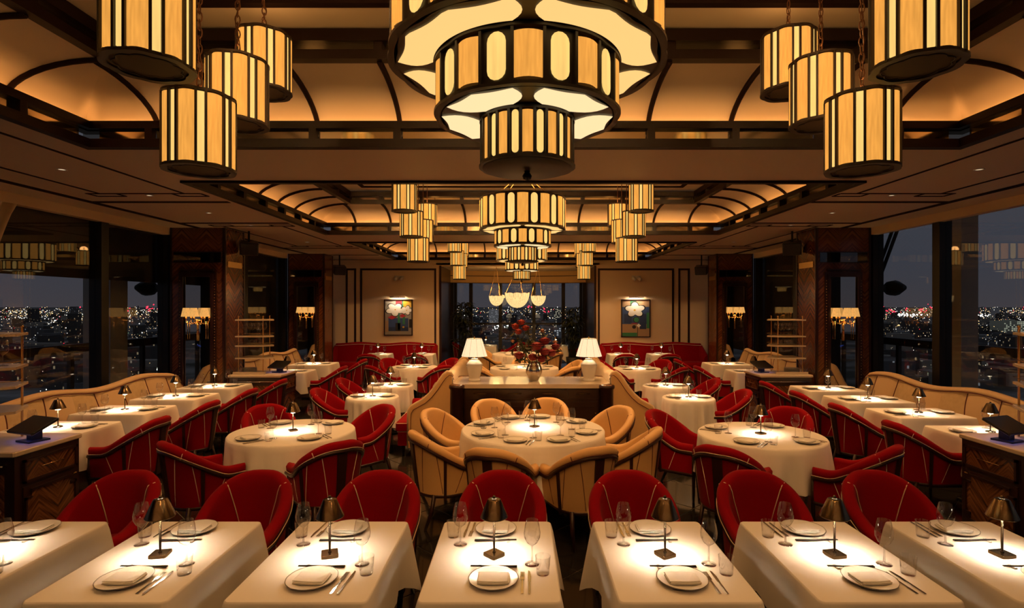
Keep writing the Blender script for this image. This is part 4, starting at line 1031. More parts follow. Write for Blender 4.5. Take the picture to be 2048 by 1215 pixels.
# ------------------------------------------------------------------ banquettes and sofas
def banquette(name, L, x, y, rz, label, cat, fabA, fabB, pipe, seatfab, npan, top=.98, amp=.035, period=1.65, phase=0.0, endroll=True, arms=False, depth=.62):
    """local frame: length along x from 0 to L, guests face -y, back outside at y=0"""
    r = empty(name, (x, y, 0), rz, label=label, cat=cat)
    def zt(u):
        e = 1.0
        if endroll: e = smooth(0, .45, u) * .32 + .68 if u < .45 else (smooth(0, .45, L - u) * .32 + .68 if L - u < .45 else 1.0)
        return (top + amp * cos(2 * pi * (u - phase) / period)) * e
    pw = L / npan
    for k in range(npan):
        P = []; n = 12
        for i in range(n + 1):
            row = []
            for j in range(11):
                v = j / 10; skew = .10 * sin(v * pi / 2) * (1 if (k * pw + pw / 2) < L * .5 else -1) * (.0 if k in (0,) and i == 0 else 1)
                u = (k + i / n) * pw + skew * (0 if (k == 0 and i == 0) or (k == npan - 1 and i == n) else 1); u = min(max(u, 0), L)
                z = .40 + (zt(u) - .03 - .40) * v; bul = .035 * sin(pi * i / n) ** .6 + .03 * sin(pi * v)
                row.append((u, -.17 + .09 * v - bul, z))
            P.append(row)
        ob('back_panel', MB().grid(P).mesh('back_panel', fabA if k % 2 else fabB), r)
        if k: ob('seam', MB().tube([(p[0], p[1] - .004, p[2]) for p in P[0]], .006, 5).mesh('seam', pipe), r)
    N = int(L / .08); U = [L * i / N for i in range(N + 1)]
    P = [[(u, -.10, zt(u) - .05), (u, -.125, zt(u) - .02), (u, -.10, zt(u) + .012), (u, -.05, zt(u) + .022), (u, .0, zt(u)), (u, .015, zt(u) - .05), (u, .015, .05)] for u in U]
    ob('top_roll', MB().grid(P).mesh('top_roll', fabA), r)
    ob('piping', MB().tube([(u, -.13, zt(u) - .035) for u in U], .006, 5).mesh('piping', pipe), r)
    S_ = []
    for yy_, zz in ((-.10, .30), (-depth, .30), (-depth - .015, .34), (-depth - .01, .43), (-depth + .05, .455), (-.12, .45)): S_.append([(L * i / 8, yy_, zz) for i in range(9)])
    ob('seat', MB().grid(S_).box(0, .004, -depth, -.1, .30, .45).box(L - .004, L, -depth, -.1, .30, .45).mesh('seat', seatfab), r)
    ob('base', MB().box(.02, L - .02, -depth + .05, -.02, 0, .30).mesh('base', 'dark_wood'), r)
    if arms:
        for u in (0, L):
            P = []
            for k in range(11):
                v = k / 10; P.append([(u - .07, -v * depth, .10), (u - .075, -v * depth, zt(u) * (1 - .32 * v) - .05), (u, -v * depth, zt(u) * (1 - .32 * v) + .02), (u + .075, -v * depth, zt(u) * (1 - .32 * v) - .05), (u + .07, -v * depth, .10)])
            m = MB().grid(P, cv=True); m.add(P[-1], [(0, 1, 2, 3, 4)], 0, False); ob('arm', m.mesh('arm', seatfab), r)
    return r
banquette('banquette', 4.35, -5.62 - .03, 4.85, pi / 2, 'long cream banquette with wavy back under the left window', 'banquette', 'cream_plain', 'damask', 'pipe_dark', 'red', 9, phase=4.35 - 1.1 - .0)
banquette('banquette', 4.35, 5.62 + .03, 9.15, -pi / 2, 'long cream banquette with wavy back under the right window', 'banquette', 'cream_plain', 'damask', 'pipe_dark', 'red', 9, phase=.85)
banquette('banquette', 3.6, -5.55, 10.15, pi / 2, 'shorter cream banquette between the left pillars', 'banquette', 'cream_plain', 'damask', 'pipe_dark', 'red', 7, phase=1.8)
banquette('banquette', 3.6, 5.55, 13.75, -pi / 2, 'shorter cream banquette between the right pillars', 'banquette', 'cream_plain', 'damask', 'pipe_dark', 'red', 7, phase=1.8)
banquette('wall_sofa', 2.85, -5.32, 15.95, 0, 'red velvet sofa along the far wall under the left picture', 'sofa', 'red', 'red', 'pipe_pale', 'red', 4, top=.95, amp=.02, period=1.4, phase=.7, endroll=False, arms=True)
banquette('wall_sofa', 2.85, 2.35, 15.95, 0, 'red velvet sofa along the far wall under the right picture', 'sofa', 'red', 'red', 'pipe_pale', 'red', 4, top=.95, amp=.02, period=1.4, phase=.7, endroll=False, arms=True)
# ------------------------------------------------------------------ settees on both sides of the console
KX = .15
def settee(s, label):
    r = empty('settee', (KX, 0, 0), label=label, cat='settee'); xb = s * 1.13
    def X(u): return xb + s * u                              # u>0 points out towards the small tables
    prof = [(-.05, .12), (-.05, 1.08), (-.03, 1.13), (.01, 1.14), (.06, 1.10), (.11, 1.03), (.17, .94), (.25, .84), (.34, .76), (.43, .71), (.50, .67), (.53, .62), (.535, .55), (.535, .12)]
    for ya, yb in ((7.44, 7.50), (9.62, 9.68)):
        poly = [(X(u), z) for u, z in prof]; n = len(poly); m = MB()
        f0 = [(x, ya, z) for x, z in poly]; f1 = [(x, yb, z) for x, z in poly]
        m.add(f0 + f1, [tuple(range(n)), tuple(range(2 * n - 1, n - 1, -1))] + [(i, (i + 1) % n, n + (i + 1) % n, n + i) for i in range(n)], 0, False)
        ob('end_panel', m.mesh('end_panel', 'cream'), r)
        ob('end_roll', MB().tube([(X(u), (ya + yb) / 2, z) for u, z in prof[1:]], .030, 8).mesh('end_roll', 'cream_plain'), r)
        ob('piping', MB().tube([(X(u - .03), ya - .004, z - .035) for u, z in prof[1:]], .004, 5).mesh('piping', 'pipe_dark'), r)
    P = []
    for k in range(30):
        y = 7.5 + 2.12 * k / 29; h = 1.10 + .03 * abs(sin(k * pi / 7)); P.append([(X(-.05), y, .12), (X(-.06), y, h - .05), (X(-.03), y, h), (X(.02), y, h + .01), (X(.07), y, h - .03), (X(.12), y, .46)])
    ob('back', MB().grid(P).mesh('back', 'cream_plain'), r)
    ob('seat', MB().box(*sorted((X(.10), X(.72))), 7.46, 9.66, .33, .46, b=.03).mesh('seat', 'red'), r)
    ob('base', MB().box(*sorted((X(-.02), X(.69))), 7.48, 9.64, .14, .33).mesh('base', 'red'), r)
    ob('seat_piping', MB().tube([(X(.12), 7.452, .45), (X(.715), 7.452, .45), (X(.725), 7.46, .45), (X(.725), 9.66, .45)], .005, 5).tube([(X(-.02), 7.475, .33), (X(.695), 7.475, .33), (X(.695), 9.64, .33)], .005, 5).mesh('seat_piping', 'pipe_pale'), r)
    ob('bolster', capped().lathe([(.0, 0), (.075, .004), (.085, .02), (.085, .53), (.075, .546), (0, .55)], 20, M=Matrix.Translation((X(.12), 8.42, .545)) @ Matrix.Rotation(s * pi / 2, 4, 'Y')).mesh('bolster', 'red'), r)
    for yy_ in (7.56, 9.5):
        for u in (.02, .63): ob('leg', MB().tube([(X(u), yy_, 0), (X(u), yy_, .15)], [.018, .028], 8).mesh('leg', 'dark_wood'), r)
settee(-1, 'red-seated settee with cream scrolled back left of the console'); settee(1, 'red-seated settee with cream scrolled back right of the console')
# ------------------------------------------------------------------ console
def console():
    r = empty('console', (KX, 7.75, 0), label='dark wooden console with pale polished stone top and four drawers', cat='console')
    ob('body', MB().box(-.97, .97, -.33, .36, .06, .935).mesh('body', 'dark_wood'), r)
    ob('plinth', MB().box(-.94, .94, -.30, .34, 0, .06).mesh('plinth', 'black_metal'), r)
    c = .12; hx, y0, y1 = 1.06, -.40, .40; poly = []
    for cx_, cy_, a0 in ((hx - c, y1 - c, 0), (-hx + c, y1 - c, pi / 2), (-hx + c, y0 + c, pi), (hx - c, y0 + c, 1.5 * pi)):
        for k in range(6): a = a0 + pi / 2 * k / 5; poly.append((cx_ + c * cos(a), cy_ + c * sin(a)))
    ob('stone_top', MB().prism(poly, .94, .995).mesh('stone_top', 'stone_top'), r)
    for x in (-1.0, 1.0):
        for y in (-.42, .47):
            p = ob('corner_post', capped().lathe([(.10, 0), (.10, .05), (.088, .07), (.088, .93), (.104, .95), (.104, .985)], 24, M=Matrix.Translation((x, y, 0))).mesh('corner_post', 'dark_wood'), r)
            ob('post_cap', capped().lathe([(.098, .985), (.094, .993), (.0, .994)], 24, M=Matrix.Translation((x, y, 0))).mesh('post_cap', 'veneer'), p)
    for x in (-.69, -.23, .23, .69):
        d = ob('drawer', MB().box(x - .20, x + .20, -.345, -.33, .79, .91).mesh('drawer', 'dark_wood'), r)
        ob('drawer_frame', MB().box(x - .205, x + .205, -.352, -.34, .905, .92).box(x - .205, x + .205, -.352, -.34, .78, .795).mesh('drawer_frame', 'dark_wood'), d)
        ob('handle', MB().tube([(x - .09, -.372, .862), (x + .09, -.372, .862)], .005, 6).tube([(x - .08, -.345, .862), (x - .08, -.372, .862)], .004, 5).tube([(x + .08, -.345, .862), (x + .08, -.372, .862)], .004, 5).mesh('handle', 'gold'), d)
        dr = ob('door', MB().box(x - .20, x + .20, -.345, -.33, .12, .75).mesh('door', 'dark_wood'), r)
        ob('door_panel', MB().box(x - .15, x + .15, -.352, -.345, .18, .69).mesh('door_panel', 'dark_wood'), dr)
        ob('knob', capped().lathe([(.006, 0), (.012, .012), (.008, .02)], 10, M=Matrix.Translation((x + .17, -.345, .60)) @ Matrix.Rotation(pi / 2, 4, 'X')).mesh('knob', 'gold'), dr)
console()
def white_lamp(x, label):
    r = empty('ceramic_lamp', (x, 7.70, .995), label=label, cat='lamp', group='white ceramic lamps on the console')
    prof = [(.080, 0), (.085, .008), (.080, .02), (.074, .03)]
    for k in range(22): t = k / 21; rr = .070 + .040 * sin(min(1, t * 1.15) * pi / 2) if t < .82 else .110 - (t - .82) / .18 * .035; prof.append((rr + (.0025 if k % 2 else 0), .035 + .245 * t))
    prof += [(.066, .288), (.052, .296), (.052, .306), (.056, .310)]
    ob('body', capped().lathe(prof, 40).mesh('body', 'ceramic'), r)
    bd = MB()
    for k in range(48): a = 2 * pi * k / 48; bd.lathe([(0, -.005), (.005, 0), (0, .005)], 5, M=Matrix.Translation((.112 * cos(a), .112 * sin(a), .232))).lathe([(0, -.005), (.005, 0), (0, .005)], 5, M=Matrix.Translation((.112 * cos(a), .112 * sin(a), .205)))
    ob('beading', bd.mesh('beading', 'ceramic'), r, kind='stuff')
    n = 10; sh = MB(); sh.lathe([(.180, .345), (.103, .590)], 60)
    s_ = ob('shade', sh.mesh('shade', 'lamp_shade'), r)
    rb = MB()
    for k in range(n): a = 2 * pi * k / n; rb.tube([(.1805 * cos(a), .1805 * sin(a), .345), (.1035 * cos(a), .1035 * sin(a), .590)], .0012, 4)
    ob('shade_rib', rb.mesh('shade_rib', 'brass'), s_)
    ob('shade_ring', MB().tube([(.104 * cos(2 * pi * k / 40), .104 * sin(2 * pi * k / 40), .590) for k in range(40)], .003, 4, closed=True).mesh('shade_ring', 'brass'), s_)
    ob('stem', capped().lathe([(.010, .30), (.010, .585), (.014, .60), (.006, .615)], 10).mesh('stem', 'gold'), r)
    point(r, (0, 0, .40), 9, (1, .72, .42), .04)
white_lamp(-.645, 'white ceramic lamp with pleated shade at the left end of the console'); white_lamp(.957, 'white ceramic lamp with pleated shade at the right end of the console')
# vase and flowers
VX, VY = .19, 7.72
v = ob('vase', MB().lathe([(0, .0), (.055, 0), (.06, .006), (.085, .05), (.112, .11), (.115, .15), (.095, .21), (.075, .24), (.082, .265), (.078, .265), (.07, .24), (.09, .20), (.105, .14), (.05, .02), (0, .02)], 32).mesh('vase', 'silver'), None, (VX, VY, .995), label='round silver vase of red flowers on the console', cat='vase')
def flower(x, y, z, R, pet, name, label, group):
    r = empty(name, (VX, VY, 1.03), label=label, cat='flower', group=group); c = Vector((x, y, z)); m = MB()
    layers = ((R, .15, 14), (R * .85, .5, 12), (R * .62, .85, 10), (R * .36, 1.15, 7))
    for Rl, el, n in layers:
        for k in range(n):
            a = 2 * pi * k / n + el * 3; d = Vector((cos(a) * cos(el), sin(a) * cos(el), sin(el))); sd_ = Vector((-sin(a), cos(a), 0)); u = d.cross(sd_)
            b0 = c; m.add([c, c + d * Rl * .6 + sd_ * Rl * .24, c + d * Rl + u * -.006, c + d * Rl * .6 - sd_ * Rl * .24, c + d * Rl * .55 - u * Rl * .1], [(0, 1, 4), (1, 2, 4), (2, 3, 4), (3, 0, 4)], 0, True)
    m.lathe([(0, -.5 * R), (.45 * R, -.35 * R), (.62 * R, 0), (.5 * R, .35 * R), (0, .55 * R)], 12, M=Matrix.Translation(c))
    bl = ob('bloom', m.mesh('bloom', pet), r)
    ob('stem', MB().tube([(0, 0, .02), (x * .3, y * .3, .24), (x * .75, y * .75, z * .7), (x, y, z)], .004, 5).mesh('stem', 'stem'), r)
FL = ((-.21, -.16, .33, .075, 'petal', 'dark red dahlia hanging lowest on the left of the vase'), (.03, -.2, .46, .085, 'petal', 'large dark red dahlia in the middle of the bouquet'), (.14, -.17, .38, .08, 'petal', 'dark red dahlia below the middle of the bouquet'), (.24, -.12, .36, .075, 'petal', 'dark red dahlia low at the right of the bouquet'),
      (.15, -.05, .52, .08, 'petal', 'dark red dahlia at the upper right of the bouquet'), (.30, -.02, .44, .07, 'petal', 'dark red dahlia at the far right of the bouquet'), (-.02, -.1, .30, .075, 'petal', 'dark red dahlia just above the vase rim'), (.10, -.16, .28, .07, 'petal', 'dark red dahlia resting against the vase neck'),
      (-.18, .0, .78, .06, 'petal2', 'orange red flower topmost in the bouquet'), (-.26, .02, .72, .065, 'petal2', 'orange red flower at the upper left of the bouquet'), (-.12, -.02, .70, .06, 'petal2', 'orange red flower just under the topmost one'), (-.22, -.04, .65, .06, 'petal2', 'orange red flower lowest of the top cluster'),
      (.12, .02, .66, .035, 'blossom', 'small pale blossom above the dahlias'), (.30, .05, .50, .035, 'blossom', 'small pale blossom at the right edge of the bouquet'), (-.30, -.05, .52, .03, 'blossom', 'small pale blossom at the left edge of the bouquet'))
for x, y, z, R, pet, lab in FL: flower(x, y, z, R * 1.35, pet, {'petal': 'dahlia', 'petal2': 'lily', 'blossom': 'blossom'}[pet], lab, 'flowers in the silver vase')
for k, (x, y, z, lab) in enumerate(((-.28, .0, .62, 'tall leafy branch rising to the left in the vase'), (-.10, .05, .70, 'upright leafy branch in the middle of the vase'), (.16, .04, .60, 'leafy branch leaning right in the vase'), (-.33, -.05, .35, 'leafy branch drooping low on the left of the vase'), (.36, .0, .42, 'leafy branch drooping low on the right of the vase'))):
    r = empty('leafy_branch', (VX, VY, 1.03), label=lab, cat='branch', group='leafy branches in the silver vase'); m = MB()
    pts = [Vector((0, 0, .02)), Vector((x * .2, y * .2, .25)), Vector((x * .6, y * .6, z * .75)), Vector((x, y, z))]
    ob('stem', MB().tube(pts, .004, 5).mesh('stem', 'stem'), r)
    for j in range(46):
        t = rnd.uniform(.35, 1); p = pts[1].lerp(pts[2], min(1, t * 1.4)) if t < .7 else pts[2].lerp(pts[3], (t - .7) / .3)
        d = Vector((rnd.gauss(0, 1), rnd.gauss(0, 1), rnd.gauss(.2, .8))).normalized(); sd_ = d.orthogonal().normalized(); L_ = rnd.uniform(.05, .10); w_ = L_ * .22
        m.add([p, p + d * L_ * .5 + sd_ * w_, p + d * L_, p + d * L_ * .5 - sd_ * w_], [(0, 1, 2, 3)], 0, False)
    ob('leaves', m.mesh('leaves', 'leaf2'), r, kind='stuff')
# ------------------------------------------------------------------ service stations beside the pillars
def station(s, y0, label, which):
    xi, xo = s * 4.03, s * 4.88; y1 = y0 + .64; H = .84
    r = empty('service_station', (0, 0, 0), label=label, cat='cabinet'); X0, X1 = sorted((xi, xo))
    ob('body', MB().box(X0, X1, y0, y1, .05, H).mesh('body', 'dark_wood'), r)
    ob('plinth', MB().box(X0 + .02, X1 - .02, y0 + .02, y1 - .02, 0, .05).mesh('plinth', 'black_metal'), r)
    ob('worktop', MB().box(X0 - .02, X1 + .02, y0 - .025, y1 + .02, H, H + .042, b=.012).mesh('worktop', 'stone_edge'), r)
    ob('upstand', MB().box(*sorted((s * 4.30, s * 4.84)), y0 + .03, y0 + .06, H + .042, H + .085).mesh('upstand', 'stone_edge'), r)
    f = xi - s * .0; o1 = -s                                   # outward direction of the aisle face
    def fx(d0, d1): return sorted((xi + o1 * d0, xi + o1 * d1))
    dw = ob('drawer', MB().box(*fx(0, .010), y0 + .09, y1 - .06, .62, .785).mesh('drawer', 'veneer_small'), r)
    m = MB()
    for a, b_, c, d in ((y0 + .07, y1 - .04, .775, .795), (y0 + .07, y1 - .04, .605, .625), (y0 + .07, y0 + .09, .605, .795), (y1 - .06, y1 - .04, .605, .795)): m.box(*fx(0, .022), a, b_, c, d)
    ob('drawer_moulding', m.mesh('drawer_moulding', 'dark_wood'), dw)
    ym = (y0 + y1) / 2
    ob('handle', MB().tube([(xi + o1 * .038, ym - .11, .712), (xi + o1 * .038, ym + .11, .712)], .005, 6).tube([(xi, ym - .10, .712), (xi + o1 * .038, ym - .10, .712)], .004, 5).tube([(xi, ym + .10, .712), (xi + o1 * .038, ym + .10, .712)], .004, 5).mesh('handle', 'gold'), dw)
    dr = ob('door', MB().box(*fx(0, .010), y0 + .07, y1 - .05, .10, .575).mesh('door', 'dark_wood'), r)
    ob('door_panel', MB().box(*fx(.010, .016), y0 + .14, y1 - .12, .15, .53).box(*fx(.010, .0145), y0 + .09, y1 - .07, .21, .47).mesh('door_panel', 'veneer_small'), dr)
    m = MB()
    for a, b_, c, d in ((y0 + .13, y1 - .11, .53, .548), (y0 + .13, y1 - .11, .132, .15), (y0 + .075, y0 + .14, .47, .488), (y0 + .075, y0 + .14, .192, .21), (y1 - .12, y1 - .055, .47, .488), (y1 - .12, y1 - .055, .192, .21), (y0 + .075, y0 + .09, .192, .488), (y1 - .07, y1 - .055, .192, .488)): m.box(*fx(.010, .026), a, b_, c, d)
    ob('door_moulding', m.mesh('door_moulding', 'dark_wood'), dr)
    ob('door_knob', MB().tube([(xi + o1 * .01, y1 - .075, .55), (xi + o1 * .035, y1 - .075, .55)], .006, 6).tube([(xi + o1 * .035, y1 - .105, .55), (xi + o1 * .035, y1 - .055, .55)], .005, 6).mesh('door_knob', 'gold'), dr)
    ob('towel_rail', MB().tube([(X0 + .06, y0 - .035, .77), (X1 - .06, y0 - .035, .77)], .010, 8).tube([(X0 + .08, y0, .77), (X0 + .08, y0 - .035, .77)], .006, 5).tube([(X1 - .08, y0, .77), (X1 - .08, y0 - .035, .77)], .006, 5).mesh('towel_rail', 'chrome'), r)
    ob('front_panel', MB().box(X0 + .08, X1 - .08, y0 - .008, y0, .12, .70).mesh('front_panel', 'veneer_small'), r)
    # shelf tower standing on the worktop
    sd = 'left' if s < 0 else 'right'
    t = empty('shelf_tower', (0, 0, H + .042), label='open shelf tower with thin posts on the %s %s service station' % (which, sd), cat='shelf')
    pl = [(s * 4.84, y0 + .10), (s * 4.36, y0 + .10), (s * 4.24, y0 + .24), (s * 4.42, y0 + .56), (s * 4.84, y0 + .56)]
    if s < 0: pass
    else: pl = pl[::-1]
    zs = (.255, .465, .625, .905)
    for k, z in enumerate(zs): ob('shelf', MB().prism(pl, z, z + .022).mesh('shelf', 'stone_edge'), t)
    for px_, py_ in ((s * 4.80, y0 + .14), (s * 4.38, y0 + .14), (s * 4.44, y0 + .52)): ob('post', capped().lathe([(.009, 0), (.009, .97), (.014, .975), (.014, .985), (0, .99)], 8, M=Matrix.Translation((px_, py_, 0))).mesh('post', 'gold'), t)
    for z in (.53, .69): ob('gallery_rail', MB().tube([(a, c, z) for a, c in pl[:4]], .003, 4).mesh('gallery_rail', 'gold'), t)
    zb = H + .042
    for k in range(6):
        gx = s * (4.46 + .16 * (k % 3) * .8); gy = y0 + .20 + .16 * (k // 3)
        item('wine_glass', GLASS, gx, gy, zb + .647, 0, 'wine glass stored under the top shelf of the %s %s tower, %s of six' % (which, sd, ('first', 'second', 'third', 'fourth', 'fifth', 'sixth')[k]), 'stored wine glasses', 'wine glass')
    for k in range(7):
        place(PLATE, (s * 4.66, y0 + .24, zb + .012 * k), 0, '%s plate from the bottom of the stack on the %s %s station' % (('first', 'second', 'third', 'fourth', 'fifth', 'sixth', 'seventh')[k], which, sd), 'stacked plates', 'plate')
    for k in range(3):
        item('tumbler', TUMB, s * (4.50 + .1 * k), y0 + .3, zb + .487, 0, 'tumbler on the middle shelf of the %s %s tower, %s of three' % (which, sd, ('first', 'second', 'third')[k]), 'stored tumblers', 'tumbler')
    # order tablet on a tilted stand
    p = empty('tablet_stand', (s * 4.20, y0 + .36, zb), s * .35, label='tilted black order tablet glowing blue on the %s %s station' % (which, sd), cat='tablet')
    ob('stand', MB().prism([(-.09, -.08), (.09, -.08), (.09, .08), (-.09, .08)], 0, .015).box(-.035, .035, -.03, .05, .015, .10).mesh('stand', 'plastic'), p)
    R_ = Matrix.Translation((0, 0, .135)) @ Matrix.Rotation(radians(26), 4, 'X')
    tb = ob('tablet', MB().box(-.17, .17, -.115, .115, -.012, .012, b=.008, M=R_).mesh('tablet', 'plastic'), p)
    ob('screen', MB().box(-.155, .155, -.10, .10, -.0145, -.0125, M=R_).mesh('screen', 'screen'), tb)
    ob('indicator', MB().box(.12, .135, .112, .118, -.006, .004, M=R_).mesh('indicator', 'screen_led'), tb)
    spot(p, (0, -.02, .10), 1.2, radians(140), .8, (.12, .16, 1.0), .05)
station(-1, 4.38, 'dark wood service station with chevron drawer front, nearest on the left', 'near'); station(1, 4.38, 'dark wood service station with chevron drawer front, nearest on the right', 'near')
station(-1, 9.22, 'dark wood service station beside the left pillar', 'far'); station(1, 9.22, 'dark wood service station beside the right pillar', 'far')
# ------------------------------------------------------------------ pictures, wall lights, loudspeakers
def blob(mb, cx, cz, rx, rz_, mi, y, n=28, lob=0, amp=0, rot=0):
    pts = []
    for k in range(n):
        a = 2 * pi * k / n; f = 1 + (amp * (abs(cos((a + rot) * lob / 2)) - .5) if lob else 0); pts.append((cx + rx * f * cos(a), y, cz + rz_ * f * sin(a)))
    mb.add(pts, [tuple(range(n))], mi)
PC = [pbr('paint_' + n_, c, .6) for n_, c in (('white', (.85, .80, .72)), ('black', (.015, .012, .012)), ('blue', (.03, .07, .20)), ('green', (.03, .20, .09)), ('red', (.42, .015, .03)), ('yellow', (.70, .42, .03)), ('grey', (.30, .27, .22)), ('tan', (.38, .24, .13)), ('deep_blue', (.012, .03, .10)))]
def picture(x0, x1, z0, z1, label, kind_):
    cx = (x0 + x1) / 2; W_, H_ = x1 - x0, z1 - z0; y = YB - .045
    r = empty('framed_picture', (cx, YB, z0), label=label, cat='picture')
    m = MB(); t = .03
    for a in ((-W_ / 2, W_ / 2, 0, t), (-W_ / 2, W_ / 2, H_ - t, H_), (-W_ / 2, -W_ / 2 + t, 0, H_), (W_ / 2 - t, W_ / 2, 0, H_)): m.box(a[0], a[1], -.06, 0, a[2], a[3])
    ob('frame', m.mesh('frame', 'dark_wood'), r)
    p = MB(); y = -.03; hw = W_ / 2 - t
    def q(a, b_, c, d, mi, k): p.add([(a * hw, y - k * .0004, t + (H_ - 2 * t) * c), (b_ * hw, y - k * .0004, t + (H_ - 2 * t) * c), (b_ * hw, y - k * .0004, t + (H_ - 2 * t) * d), (a * hw, y - k * .0004, t + (H_ - 2 * t) * d)], [(0, 1, 2, 3)], mi)
    hh = H_ - 2 * t
    if kind_ == 0:
        q(-1, 1, 0, 1, 6, 0); q(.35, 1, .80, 1, 5, 1); q(-.2, .35, .88, 1, 4, 1); q(.27, .37, .78, 1, 3, 2); q(-.75, .75, .10, .48, 2, 1); q(-.75, .75, .10, .22, 8, 2); q(-1, -.75, .08, .40, 7, 2); q(.80, 1, .2, .45, 1, 2)
        q(-.06, .12, .14, .68, 3, 3); q(-.22, .18, .10, .34, 1, 3); q(.32, .50, .30, .62, 3, 3)
        blob(p, -.26 * hw, t + .73 * hh, .62 * hw, .175 * hh, 1, y - .0018, 40, 5, .5, .3); blob(p, -.26 * hw, t + .73 * hh, .55 * hw, .155 * hh, 0, y - .0022, 40, 5, .5, .3)
        blob(p, .62 * hw, t + .71 * hh, .38 * hw, .125 * hh, 1, y - .0018, 40, 5, .5, 0); blob(p, .62 * hw, t + .71 * hh, .33 * hw, .108 * hh, 0, y - .0022, 40, 5, .5, 0)
        blob(p, -.24 * hw, t + .73 * hh, .06 * hw, .018 * hh, 5, y - .0026); blob(p, .62 * hw, t + .71 * hh, .05 * hw, .015 * hh, 5, y - .0026)
        blob(p, -.48 * hw, t + .50 * hh, .25 * hw, .045 * hh, 4, y - .0026, 20, 4, .5); blob(p, .32 * hw, t + .55 * hh, .2 * hw, .04 * hh, 4, y - .0026, 20, 4, .5); blob(p, .38 * hw, t + .22 * hh, .08 * hw, .025 * hh, 5, y - .0026)
    else:
        q(-1, 1, 0, 1, 2, 0); q(-1, 1, .82, 1, 7, 1); q(-.4, .05, .82, 1, 3, 2); q(-1, 1, 0, .34, 7, 1); q(-1, .1, .0, .10, 3, 2); q(.12, .16, 0, .25, 1, 2); q(.8, 1, .22, .66, 3, 2); q(.30, .78, .20, .62, 8, 2); q(-.85, -.3, .36, .62, 8, 2)
        blob(p, -.05 * hw, t + .74 * hh, .66 * hw, .19 * hh, 1, y - .0018, 40, 5, .5, .9); blob(p, -.05 * hw, t + .74 * hh, .58 * hw, .165 * hh, 0, y - .0022, 40, 5, .5, .9); blob(p, -.08 * hw, t + .73 * hh, .08 * hw, .026 * hh, 5, y - .0026)
        blob(p, .05 * hw, t + .46 * hh, .24 * hw, .085 * hh, 1, y - .0018); blob(p, .05 * hw, t + .46 * hh, .19 * hw, .068 * hh, 3, y - .0022); blob(p, -.12 * hw, t + .26 * hh, .14 * hw, .05 * hh, 1, y - .0018)
        blob(p, .22 * hw, t + .30 * hh, .12 * hw, .04 * hh, 0, y - .0022, 20, 4, .6); blob(p, -.1 * hw, t + .36 * hh, .25 * hw, .012 * hh, 4, y - .0022)
    ob('canvas', p.mesh('canvas', *PC), r)
    pl = empty('picture_light', (cx, YB, z1 + .05), label='slim brass picture light above the ' + label, cat='picture light')
    ob('shade', MB().box(-.22, .22, -.17, -.12, .0, .03, b=.008).mesh('shade', 'brass'), pl); ob('arm', MB().tube([(0, -.14, .015), (0, -.05, .04), (0, -.004, .0)], .006, 6).mesh('arm', 'brass'), pl)
    d = bpy.data.lights.new('picture_lamp', 'AREA'); d.energy = 5; d.shape = 'RECTANGLE'; d.size = .4; d.size_y = .03; d.color = (1, .80, .55)
    o = bpy.data.objects.new('picture_lamp', d); COL.objects.link(o); o.parent = pl; o.location = (0, -.145, -.004); o.rotation_euler = (radians(28), 0, 0)
    ws = empty('wall_spotlight', (cx + .02, YB, 2.86), label='pale twin spotlight high above the ' + label, cat='spotlight')
    ob('plate', MB().box(-.13, .13, -.02, 0, -.05, .05, b=.006).mesh('plate', 'white_metal'), ws)
    for dx in (-.08, .08): ob('head', capped().lathe([(.05, 0), (.055, .01), (.045, .13), (.02, .14)], 14, M=Matrix.Translation((dx, -.03, -.02)) @ Matrix.Rotation(radians(110), 4, 'X')).mesh('head', 'white_metal'), ws)
picture(-3.96, -3.13, 1.17, 2.22, 'flower painting with two white blooms', 0)
picture(2.92, 3.77, 1.12, 2.22, 'flower painting with one white bloom on blue', 1)
for x, y, z, a, lab in ((-4.80, 9.72, 3.06, .5, 'black loudspeaker high on the near left pillar'), (4.80, 9.72, 3.06, -.5, 'black loudspeaker high on the near right pillar'), (-4.72, 14.35, 2.97, .5, 'black loudspeaker high on the far left pillar'), (4.72, 14.35, 2.97, -.5, 'black loudspeaker high on the far right pillar')):
    r = empty('loudspeaker', (x, y, z), a, label=lab, cat='loudspeaker', group='black loudspeakers')
    R_ = Matrix.Rotation(radians(18), 4, 'X')
    ob('cabinet', MB().box(-.15, .15, -.12, .12, -.11, .11, b=.02, M=R_).mesh('cabinet', 'plastic'), r); ob('grille', MB().box(-.135, .135, -.128, -.12, -.095, .095, M=R_).mesh('grille', 'black_metal'), r)
    ob('bracket', MB().tube([(0, .0, .1), (0, .02, ZC - z)], .02, 6).mesh('bracket', 'black_metal'), r)
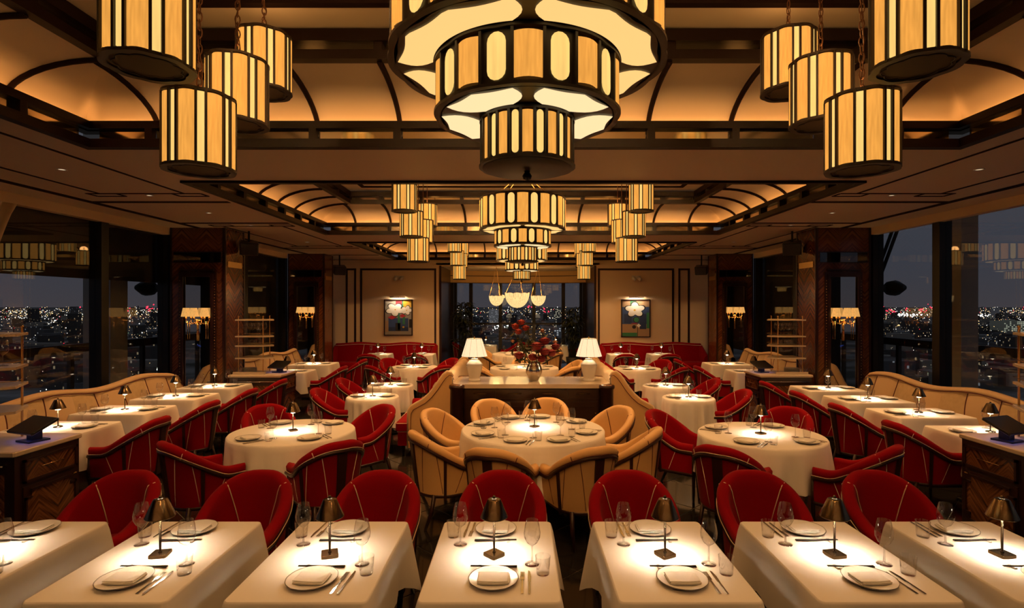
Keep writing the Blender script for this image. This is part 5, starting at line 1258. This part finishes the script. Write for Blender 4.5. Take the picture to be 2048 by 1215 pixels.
# ------------------------------------------------------------------ curtain, palms
P = []
for k in range(41):
    u = k / 40; row = []
    for j in range(13):
        v = j / 12; y = 5.2 + (1.27 - .55 * v ** .8) * u; row.append((-5.94 + .03 * sin(u * 40) * (1 - .4 * v), y, 3.24 - 1.55 * v))
    P.append(row)
c = empty('curtain', (0, 0, 0), label='gathered cream curtain at the edge of the left window', cat='curtain')
ob('drape', MB().grid(P).mesh('drape', 'curtain'), c); ob('tie', MB().tube([(-5.90, 5.2, 1.7), (-5.88, 5.5, 1.69), (-5.90, 5.93, 1.7)], .02, 6).mesh('tie', 'pipe_pale'), c)
P = []
for k in range(33):
    u = k / 32; P.append([(-5.94 + .04 * sin(u * 30), 5.2 + .70 * u - .05 * (1 - j / 6) * u, .5 + 1.2 * j / 6) for j in range(7)])
ob('lower_drape', MB().grid(P).mesh('lower_drape', 'curtain'), c)
def palm(x, y, label, H=2.2):
    r = empty('potted_palm', (x, y, 0), label=label, cat='plant')
    ob('planter', MB().lathe([(0, 0), (.17, 0), (.22, .45), (.20, .45), (.19, .40), (0, .40)], 20).mesh('planter', 'soil'), r)
    for k in range(38):
        a = rnd.uniform(0, 2 * pi); h = rnd.uniform(.9, H); sp_ = rnd.uniform(.05, .26); base = Vector((rnd.gauss(0, .05), rnd.gauss(0, .05), .4)); tip = Vector((sp_ * cos(a), sp_ * sin(a), h))
        m = MB().tube([base, base.lerp(tip, .5) + Vector((0, 0, .05)), tip], .006, 4)
        for j in range(10):
            b2 = a + (j - 4.5) * .5; d = Vector((cos(b2), sin(b2), rnd.uniform(-.5, .5))).normalized(); L_ = rnd.uniform(.18, .30); sd_ = d.cross(Vector((0, 0, 1))).normalized() * .030
            m.add([tip, tip + d * L_ * .5 + sd_ + Vector((0, 0, .02)), tip + d * L_ + Vector((0, 0, -.06)), tip + d * L_ * .5 - sd_ + Vector((0, 0, .02))], [(0, 1, 2, 3)], 0, False)
        ob('frond', m.mesh('frond', 'leaf'), r)
palm(-1.78, 16.9, 'dark bushy palm at the left side of the window bay', 2.1); palm(1.62, 17.0, 'dark bushy palm at the right side of the window bay', 1.95)
